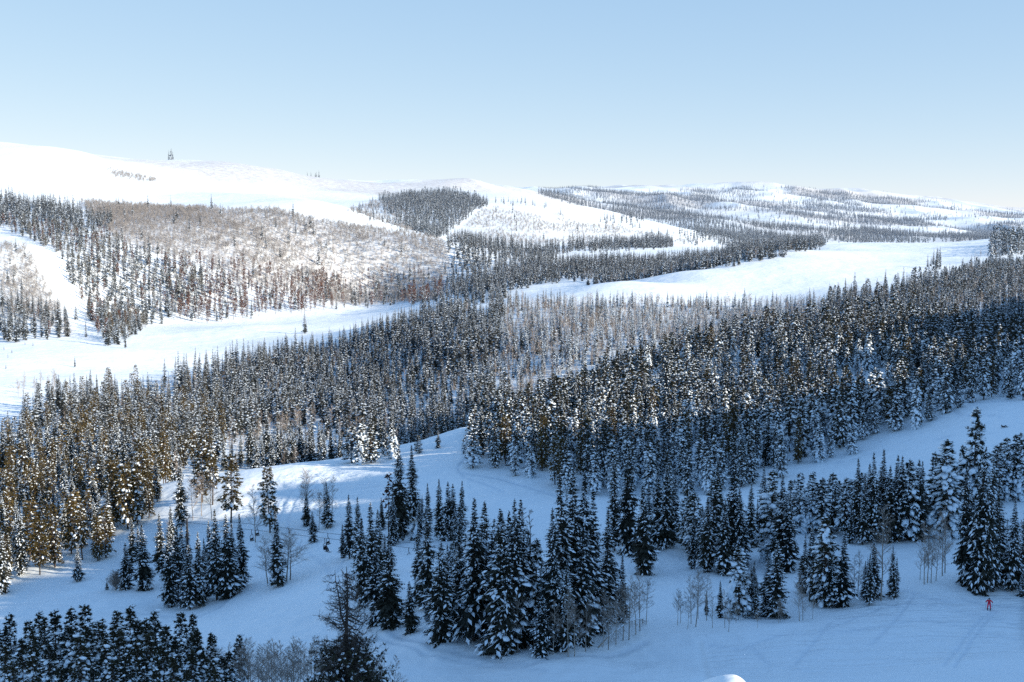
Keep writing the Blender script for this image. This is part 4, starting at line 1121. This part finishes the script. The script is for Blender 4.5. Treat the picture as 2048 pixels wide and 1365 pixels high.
# heavy snow slabs hanging on a few bent trees
for px, py, zf, sx in ((1462, 1168, 0, 1.3), (1650, 1062, 0, .9), (829, 1056, 0, 1.1), (1912, 1030, 0, .8)):
    best = min((o for o in COL.objects if o.type == 'EMPTY' and o.get('category') in ('fir tree', 'pine tree')), key=lambda o: (lambda w: abs(w[0] - px) + max(0, py - w[1]) * .3 + (0 if w[1] > py else 200))(project(*o.location)))
    r = best.location; P = at_px(px, py, r.y - .9)
    g = Geo()
    for k in range(4):
        off = np.array([rng.uniform(-.5, .5), rng.uniform(-.2, .2), -.55 * k])
        blob(g, off, np.array([rng.uniform(-.3, .3), -.35, -1.]), .75 * sx, .50 * sx, .34 * sx, 0, rng)
    sl = link('snow_load', g.mesh('snow_load', [M['tsnow']]), best)
    bpy.context.view_layer.update()
    import mathutils
    sl.matrix_parent_inverse = mathutils.Matrix.Identity(4)
    inv = mathutils.Matrix.LocRotScale(best.location, best.rotation_euler, best.scale).inverted()
    sl.matrix_basis = inv @ mathutils.Matrix.Translation(mathutils.Vector(P.tolist()))

# sunlit snowdrift on the near hillside
top = at_px(1466, 1356.5, 25.0); gz = H(top[0], top[1])
hD = top[2] - gz
k = 40; g = Geo(); v = []; t = []
for i in range(k + 1):
    for j in range(64):
        r = i / k * 2.2; a = j / 64 * 2 * PI
        x, y = r * math.cos(a), r * math.sin(a)
        xx = x / (1.15 if x < 0 else .62)
        zz = hD * max(0, 1 - (xx * xx * .42 + y * y * .30)) + .035 * math.sin(x * 5 + 1) * math.cos(y * 4)
        gl = H(top[0] + x, top[1] + y) - gz
        v.append((x, y, max(zz, gl - .15)))
for i in range(k):
    for j in range(64):
        a, b_ = i * 64 + j, i * 64 + (j + 1) % 64
        t += [(a, a + 64, b_ + 64), (a, b_ + 64, b_)]
g.add(v, t, 0, True)
sd = link('snowdrift', g.mesh('snowdrift', [M['snow']]), None, (top[0], top[1], gz)); tag(sd, 'bright sunlit snow hump poking up at the bottom edge', 'snowdrift')

# ------------------------------------------------------------------ chairlift
M['steel'] = mat_plain('dark_steel', (.035, .037, .042), .45)
M['cable'] = mat_plain('wire_rope', (.05, .05, .055), .5)
M['seatpad'] = mat_plain('dark_seat', (.02, .02, .024), .6)
M['black'] = mat_plain('black_cloth', (.012, .013, .018), .8)
M['navy'] = mat_plain('navy_cloth', (.012, .018, .05), .8)
M['red'] = mat_plain('red_jacket', (.62, .03, .06), .7, .15)
M['pink'] = mat_plain('pink_trousers', (.72, .06, .13), .7, .15)
M['skin'] = mat_plain('skin', (.45, .26, .19), .6, .08)
M['helmet'] = mat_plain('dark_helmet', (.03, .025, .035), .35)
M['grey'] = mat_plain('grey_cloth', (.05, .055, .065), .8)
M['lens'] = mat_plain('goggle_lens', (.10, .05, .02), .15)
M['skis'] = mat_plain('ski_topsheet', (.05, .04, .06), .4)

A0, A1 = at_px(503, 1060, 276), at_px(818, 1096, 258)      # uphill rope (with riders)
B0, B1 = at_px(514, 1050, 281), at_px(829, 1087, 263)      # return rope
def rope_pt(P, Q, t): return P + (Q - P) * t
lift_yaw = math.atan2((A1 - A0)[1], (A1 - A0)[0])
for (P, Q), lab in (((A0, A1), 'near haul cable of the chairlift, above the open piste'), ((B0, B1), 'far haul cable of the chairlift, above the open piste')):
    S_, E_ = rope_pt(P, Q, -.47), rope_pt(P, Q, 1.85)
    g = Geo(); kk = 24
    tube(g, [rope_pt(S_, E_, i / kk) - S_ - np.array([0, 0, 1.2 * (1 - (2 * i / kk - 1) ** 2) * 0]) for i in range(kk + 1)], [.04] * (kk + 1), 5, 0)
    o = link('haul_cable', g.mesh('haul_cable', [M['cable']]), None, S_.tolist()); tag(o, lab, 'cable')
for tt, lab in ((-.47, 'lift tower half hidden behind the lower-left fir knot'), (1.85, 'lift tower hidden behind the bottom-centre fir clump')):
    a, b_ = rope_pt(A0, A1, tt), rope_pt(B0, B1, tt); c = (a + b_) / 2
    gz = H(c[0], c[1]); top_ = c[2] - gz
    root = tag(empty('lift_tower', (c[0], c[1], gz)), lab, 'lift tower')
    g = Geo(); tube(g, [(0, 0, -1), (0, 0, top_ * .5), (0, 0, top_ + .2)], [.30, .25, .2], 10, 0); link('pole', g.mesh('tower_pole', [M['steel']]), root)
    g = Geo(); tube(g, [a - c + (0, 0, top_ - .1 - 0), b_ - c + (0, 0, top_ - .1)], [.09, .09], 6, 0); link('crossarm', g.mesh('tower_arm', [M['steel']]), root)
    for e in (a, b_):
        g = Geo(); dd = (A1 - A0) / np.linalg.norm(A1 - A0)
        for q_ in (-.6, -.2, .2, .6):
            p = e - c + (0, 0, top_ - .16) + dd * q_
            tube(g, [p + np.array([.05, -.05, 0]) * 1, p - np.array([.05, -.05, 0])], [.15, .15], 10, 0)
        link('sheave_train', g.mesh('sheave_train', [M['steel']]), root)


def make_chair(P, label):
    root = tag(empty('lift_chair', P.tolist(), lift_yaw), label, 'lift chair', 'chairs hanging from the lift cables')
    w, top_, seat_z = .55, -1.15, -2.45
    g = Geo(); tube(g, [(0, 0, .04), (-.05, 0, -.5), (.04, 0, top_)], [.065, .065, .065], 6, 0); tube(g, [(-.12, 0, 0), (.12, 0, 0)], [.05, .05], 6, 0)
    link('hanger', g.mesh('chair_hanger', [M['steel']]), root)
    g = Geo()
    tube(g, [(0, -w, seat_z), (-.06, -w, top_ - .25), (-.03, -w * .8, top_ - .05), (0, 0, top_), (-.03, w * .8, top_ - .05), (-.06, w, top_ - .25), (0, w, seat_z)], [.06] * 7, 6, 0)
    for sy in (-w, w): tube(g, [(-.02, sy, seat_z + .35), (.42, sy, seat_z + .3)], [.022, .022], 5, 0)
    link('frame', g.mesh('chair_frame', [M['steel']]), root)
    def slab(c, sx, sy, sz, tilt):
        g = Geo(); n_ = 9; rows = []
        ring = []
        for k_ in range(16):
            a = k_ / 16 * 2 * PI; ca, sa = math.cos(a), math.sin(a)
            ring.append((math.copysign(abs(ca) ** .35, ca) * sx, math.copysign(abs(sa) ** .35, sa) * sz))
        V = []
        for iy, (f, yy) in enumerate(((.0, -sy), (.85, -sy), (1, -sy * .93), (1, sy * .93), (.85, sy), (.0, sy))):
            for (a, b2) in ring:
                X, Z = a * f, b2 * f
                V.append((c[0] + X * math.cos(tilt) + Z * math.sin(tilt), c[1] + yy, c[2] - X * math.sin(tilt) + Z * math.cos(tilt)))
        T = []
        for i in range(5):
            for j in range(16):
                p, q_ = i * 16 + j, i * 16 + (j + 1) % 16
                T += [(p, q_, q_ + 16), (p, q_ + 16, p + 16)]
        g.add(V, T, 0, True); return g
    link('seat', slab((.22, 0, seat_z), .26, w, .05, -.08).mesh('chair_seat', [M['seatpad']]), root)
    link('backrest', slab((-.03, 0, seat_z + .33), .24, w, .035, 1.42).mesh('chair_back', [M['seatpad']]), root)
    return root

def frac(P, Q, px):
    a, b_ = 0.0, 1.0
    ts = np.linspace(-.3, 1.3, 400); xs = [project(*rope_pt(P, Q, t))[0] for t in ts]
    return float(ts[int(np.argmin(np.abs(np.array(xs) - px)))])
CH = []
for P, Q, px, lab in ((A0, A1, 503, 'empty lift chair on the near cable, by the big brown pine'), (B0, B1, 514, 'empty lift chair on the far cable, by the big brown pine'),
                      (A0, A1, 650, 'lift chair carrying two riders in dark clothes'), (B0, B1, 656, 'empty lift chair on the far cable above the two riders'),
                      (A0, A1, 818, 'lift chair carrying a single rider in navy'), (B0, B1, 829, 'empty lift chair on the far cable beside the single rider')):
    p = rope_pt(P, Q, frac(P, Q, px)); CH.append((p, make_chair(p, lab)))


# ------------------------------------------------------------------ people
def skin_mesh(name, joints, edges, mat, parent, levels=2):
    me = bpy.data.meshes.new(name)
    keys = list(joints); ix = {k_: i for i, k_ in enumerate(keys)}
    me.from_pydata([joints[k_][:3] for k_ in keys], [(ix[a], ix[b_]) for a, b_ in edges], [])
    o = link(name, me, parent)
    sk = o.modifiers.new('skin', 'SKIN'); sk.use_smooth_shade = True
    if not me.skin_vertices: me.skin_vertices.new()
    for i, k_ in enumerate(keys):
        r = joints[k_][3]; me.skin_vertices[0].data[i].radius = (r, r); me.skin_vertices[0].data[i].use_root = (i == 0)
    sb = o.modifiers.new('round', 'SUBSURF'); sb.levels = levels; sb.render_levels = levels
    me.materials.append(mat)
    return o


def person(loc, rz, J, label, jacket, trousers, headgear, group=None, tilt=None):
    """J: joint name -> (x, y, z); the figure faces +x"""
    root = tag(empty('person', loc, rz), label, 'person', group)
    if tilt: root.rotation_euler = tilt
    R_ = dict(pelvis=.125, waist=.115, chest=.14, neck=.055, head=.092, crownpt=.075, lsh=.068, rsh=.068, lel=.045, rel=.045, lwr=.034, rwr=.034, lha=.036, rha=.036, lhip=.09, rhip=.09, lkn=.062, rkn=.062, lan=.042, ran=.042, lto=.035, rto=.035)
    def sub(names, grow):
        return {n_: (*J[n_], R_[n_] + grow) for n_ in names}
    E = [('pelvis', 'waist'), ('waist', 'chest'), ('chest', 'neck'), ('neck', 'head'), ('head', 'crownpt'), ('chest', 'lsh'), ('lsh', 'lel'), ('lel', 'lwr'), ('lwr', 'lha'), ('chest', 'rsh'), ('rsh', 'rel'), ('rel', 'rwr'), ('rwr', 'rha'),
         ('pelvis', 'lhip'), ('lhip', 'lkn'), ('lkn', 'lan'), ('lan', 'lto'), ('pelvis', 'rhip'), ('rhip', 'rkn'), ('rkn', 'ran'), ('ran', 'rto')]
    body = {k_: (*J[k_], R_[k_]) for k_ in R_}
    ed = list(E)
    for s_ in 'lr':                                   # five fingers, curled
        hx = np.array(J[s_ + 'ha']); wr = np.array(J[s_ + 'wr']); dr = (hx - wr); dr /= np.linalg.norm(dr); sd_ = np.cross(dr, (0, 0, 1.)); sd_ /= np.linalg.norm(sd_) + 1e-9
        for f_, (o_, l_) in enumerate(((-.03, .065), (-.01, .08), (.01, .075), (.03, .06))):
            b0 = hx + sd_ * o_ + dr * .03; body[f'{s_}f{f_}'] = (*b0, .010); m_ = b0 + dr * l_ * .6; body[f'{s_}g{f_}'] = (*m_, .009); e_ = m_ + dr * l_ * .15 - np.array([0, 0, l_ * .45]); body[f'{s_}h{f_}'] = (*e_, .008)
            ed += [(s_ + 'ha', f'{s_}f{f_}'), (f'{s_}f{f_}', f'{s_}g{f_}'), (f'{s_}g{f_}', f'{s_}h{f_}')]
        th = wr + sd_ * -.04 + dr * .05; body[s_ + 't0'] = (*th, .011); body[s_ + 't1'] = (*(th + dr * .045 - sd_ * .01), .009); ed += [(s_ + 'wr', s_ + 't0'), (s_ + 't0', s_ + 't1')]
    skin_mesh('body', body, ed, M['skin'], root)
    skin_mesh('jacket', sub(['pelvis', 'waist', 'chest', 'neck', 'lsh', 'lel', 'lwr', 'rsh', 'rel', 'rwr'], .035), [e for e in E if all(x in ('pelvis', 'waist', 'chest', 'neck', 'lsh', 'lel', 'lwr', 'rsh', 'rel', 'rwr') for x in e)], jacket, root)
    skin_mesh('trousers', sub(['pelvis', 'lhip', 'lkn', 'lan', 'rhip', 'rkn', 'ran'], .03), [e for e in E if all(x in ('pelvis', 'lhip', 'lkn', 'lan', 'rhip', 'rkn', 'ran') for x in e)], trousers, root)
    for s_ in 'lr':
        skin_mesh('boot', {'a': (J[s_ + 'an'][0], J[s_ + 'an'][1], J[s_ + 'an'][2] + .14, .075), 'b': (*J[s_ + 'an'], .075), 'c': (*J[s_ + 'to'], .06)}, [('a', 'b'), ('b', 'c')], M['black'], root, 1)
        wr, ha = np.array(J[s_ + 'wr']), np.array(J[s_ + 'ha'])
        skin_mesh('glove', {'a': (*wr, .05), 'b': (*ha, .055), 'c': (*(ha + (ha - wr) * .8), .045)}, [('a', 'b'), ('b', 'c')], M['black'], root, 1)
    hd = np.array(J['head']); cr = np.array(J['crownpt']); upv = (cr - hd) / np.linalg.norm(cr - hd)
    g = Geo(); blob(g, (0, 0, 0), upv, .13, .125, .125, 0, np.random.default_rng(3), False)
    v, f = ico(); g = Geo()
    me = bpy.data.meshes.new('helmet'); import bmesh
    bm = bmesh.new(); bmesh.ops.create_uvsphere(bm, u_segments=16, v_segments=10, radius=.135)
    bmesh.ops.delete(bm, geom=[v_ for v_ in bm.verts if v_.co.z < -.06], context='VERTS'); bm.to_mesh(me); bm.free()
    for p in me.polygons: p.use_smooth = True
    me.materials.append(headgear); o = link('helmet', me, root, (hd + upv * .05).tolist()); o.rotation_euler = mathutils.Vector(upv.tolist()).to_track_quat('Z', 'Y').to_euler()
    # goggles on the face side
    fx = np.array([1., 0, 0]) - upv * upv[0]; fx /= np.linalg.norm(fx)
    g = Geo(); sdv = np.cross(upv, fx); c = hd + fx * .10 + upv * .02
    tube(g, [c - sdv * .075 - fx * .03, c - sdv * .03, c + sdv * .03, c + sdv * .075 - fx * .03], [.03, .035, .035, .03], 8, 0)
    link('goggles', g.mesh('goggles', [M['lens']]), root)
    return root


def ski(P, yaw, pitch, label, group):
    g = Geo(); n_ = 14; V = []; T = []
    for i in range(n_ + 1):
        t = i / n_; x = -.8 + 1.7 * t; w = .05 * (1 + .3 * (2 * t - 1) ** 2) * (1 if t < .95 else .5); zz = .16 * max(0, (t - .86) / .14) ** 2
        V += [(x, -w, zz), (x, w, zz), (x, w, zz + .02), (x, -w, zz + .02)]
    for i in range(n_):
        for j in range(4):
            a, b_ = i * 4 + j, i * 4 + (j + 1) % 4; T += [(a, b_, b_ + 4), (a, b_ + 4, a + 4)]
    T += [(0, 2, 1), (0, 3, 2), (n_ * 4, n_ * 4 + 1, n_ * 4 + 2), (n_ * 4, n_ * 4 + 2, n_ * 4 + 3)]
    g.add(V, T, 0); o = link('ski', g.mesh('ski', [M['skis']]), None, [float(c) for c in P]); o.rotation_euler = (0, pitch, yaw); tag(o, label, 'ski', group); return o


# the skier in red
hit = ground_hit(1978, 1219)
JS = dict(pelvis=(0, 0, .92), waist=(.04, 0, 1.06), chest=(.10, 0, 1.30), neck=(.14, 0, 1.48), head=(.17, 0, 1.60), crownpt=(.16, 0, 1.70), lsh=(.10, .20, 1.40), rsh=(.10, -.20, 1.40), lel=(.12, .38, 1.20), rel=(.12, -.38, 1.20),
          lwr=(.34, .42, 1.16), rwr=(.34, -.42, 1.16), lha=(.42, .42, 1.17), rha=(.42, -.42, 1.17), lhip=(0, .11, .88), rhip=(0, -.11, .88), lkn=(.12, .17, .48), rkn=(.12, -.17, .48), lan=(0, .20, .12), ran=(0, -.20, .12), lto=(.17, .21, .07), rto=(.17, -.21, .07))
sy = math.radians(-112)
person(hit, sy, JS, 'skier in red jacket and pink trousers on the lower right piste', M['red'], M['pink'], M['helmet']).scale = (1.12, 1.2, 1.06)
cs, sn = math.cos(sy), math.sin(sy)
def loc_of(base, x, y, z): return (base[0] + x * cs - y * sn, base[1] + x * sn + y * cs, base[2] + z)
for s_, lab in ((.20, 'ski under the left foot of the red skier'), (-.20, 'ski under the right foot of the red skier')):
    ski(loc_of(hit, .1, s_, .02), sy, 0, lab, 'skis of the red skier')
for s_, lab in ((.44, 'ski pole in the left hand of the red skier'), (-.44, 'ski pole in the right hand of the red skier')):
    a, b_ = np.array(loc_of(hit, .45, s_, 1.22)), np.array(loc_of(hit, .30, s_ * 1.25, .0))
    g = Geo(); tube(g, [(0, 0, 0), (b_ - a) * .9, b_ - a], [.012, .010, .005], 6, 0); tube(g, [(b_ - a) * .93, (b_ - a) * .935], [.05, .05], 8, 0); tube(g, [(0, 0, 0), (a - b_) * .03], [.018, .018], 6, 0)
    o = link('ski_pole', g.mesh('ski_pole', [M['steel']]), None, a.tolist()); tag(o, lab, 'ski pole', 'poles of the red skier')

# person lying on the upper right piste, propped up with one knee raised
hit = ground_hit(2008, 855)
JL = dict(pelvis=(0, 0, .14), waist=(-.12, 0, .18), chest=(-.34, 0, .27), neck=(-.50, 0, .37), head=(-.60, 0, .45), crownpt=(-.66, 0, .53), lsh=(-.40, .19, .32), rsh=(-.40, -.19, .32), lel=(-.58, .30, .14), rel=(-.55, -.32, .12), lwr=(-.40, .42, .06), rwr=(-.38, -.45, .06),
          lha=(-.33, .45, .06), rha=(-.31, -.48, .06), lhip=(.06, .1, .14), rhip=(.06, -.1, .14), lkn=(.42, .12, .52), rkn=(.48, -.14, .16), lan=(.66, .14, .22), ran=(.90, -.16, .10), lto=(.76, .14, .36), rto=(.94, -.17, .28))
person(hit, math.radians(-8), JL, 'person in dark clothes lying on the upper right piste', M['black'], M['grey'], M['black'])

# riders on the chairs
JR = dict(pelvis=(.14, 0, .12), waist=(.10, 0, .28), chest=(.10, 0, .52), neck=(.13, 0, .70), head=(.17, 0, .82), crownpt=(.17, 0, .92), lsh=(.10, .19, .62), rsh=(.10, -.19, .62), lel=(.22, .24, .38), rel=(.22, -.24, .38), lwr=(.44, .16, .34), rwr=(.44, -.16, .34),
          lha=(.52, .14, .34), rha=(.52, -.14, .34), lhip=(.20, .1, .12), rhip=(.20, -.1, .12), lkn=(.62, .11, .10), rkn=(.62, -.11, .10), lan=(.66, .11, -.36), ran=(.66, -.11, -.36), lto=(.84, .12, -.42), rto=(.84, -.12, -.42))
for ci, dy, lab, jk in ((2, -.27, 'chairlift rider in black, nearer of the two on one chair', M['black']), (2, .27, 'chairlift rider in grey, farther of the two on one chair', M['grey']), (4, -.1, 'lone chairlift rider in navy clothing', M['navy'])):
    p, ch = CH[ci]
    cs, sn = math.cos(lift_yaw), math.sin(lift_yaw)
    base = (p[0] + .0 * cs - dy * sn, p[1] + .0 * sn + dy * cs, p[2] - 2.42)
    person(base, lift_yaw, JR, lab, jk, M['black'], M['helmet'], 'chairlift riders')
    for s_ in (.12, -.12):
        side_ = 'left' if s_ > 0 else 'right'
        who = 'black' if jk is M['black'] else ('grey' if jk is M['grey'] else 'navy')
        ski(loc_of(base, .80, s_, -.50), lift_yaw, .12, f'ski hanging from the {side_} boot of the rider in {who}', 'skis of the chairlift riders')


# ------------------------------------------------------------------ light, sky, camera
sun_dir = np.array([math.cos(SUN_PHI) * math.cos(SUN_EL), -math.sin(SUN_PHI) * math.cos(SUN_EL), math.sin(SUN_EL)])
L = bpy.data.lights.new('sun', 'SUN'); L.energy = 8.2; L.angle = math.radians(.5); L.color = (1.0, .84, .66)
lo = link('sun', L)
import mathutils
lo.rotation_euler = mathutils.Vector(sun_dir.tolist()).to_track_quat('Z', 'Y').to_euler()

world = bpy.data.worlds.new('World'); scene.world = world; world.use_nodes = True
wn = world.node_tree; bg = wn.nodes['Background']
sky = wn.nodes.new('ShaderNodeTexSky'); sky.sky_type = 'NISHITA'; sky.sun_disc = False
sky.sun_elevation = SUN_EL; sky.sun_rotation = PI / 2 + SUN_PHI
sky.altitude = 2300; sky.air_density = .7; sky.dust_density = .2; sky.ozone_density = 3.0
# soften the sky's contrast channel by channel and raise its brightness
sep = wn.nodes.new('ShaderNodeSeparateColor'); cmb = wn.nodes.new('ShaderNodeCombineColor')
wn.links.new(sky.outputs[0], sep.inputs[0])
for ch, (g_, a_) in enumerate(((.60, 1.55), (.42, 1.20), (.22, 1.06))):
    m1 = wn.nodes.new('ShaderNodeMath'); m1.operation = 'MULTIPLY'; m1.inputs[1].default_value = .1
    p1 = wn.nodes.new('ShaderNodeMath'); p1.operation = 'POWER'; p1.inputs[1].default_value = g_
    m2 = wn.nodes.new('ShaderNodeMath'); m2.operation = 'MULTIPLY'; m2.inputs[1].default_value = a_ * 10
    wn.links.new(sep.outputs[ch], m1.inputs[0]); wn.links.new(m1.outputs[0], p1.inputs[0]); wn.links.new(p1.outputs[0], m2.inputs[0]); wn.links.new(m2.outputs[0], cmb.inputs[ch])
wn.links.new(cmb.outputs[0], bg.inputs['Color']); bg.inputs['Strength'].default_value = .1

cam = bpy.data.cameras.new('camera'); cam.sensor_width = 36; cam.lens = F / 2048 * 36; cam.clip_start = .5; cam.clip_end = 30000
co_ = link('camera', cam); co_.location = (0, 0, 0); co_.rotation_euler = (PI / 2 - PITCH, 0, 0)
scene.camera = co_
scene.view_settings.view_transform = 'Standard'; scene.view_settings.look = 'None'; scene.view_settings.exposure = 0; scene.view_settings.gamma = 1
scene.cycles.use_denoising = False
scene.cycles.max_bounces = 5; scene.cycles.diffuse_bounces = 4; scene.cycles.caustics_reflective = False; scene.cycles.caustics_refractive = False
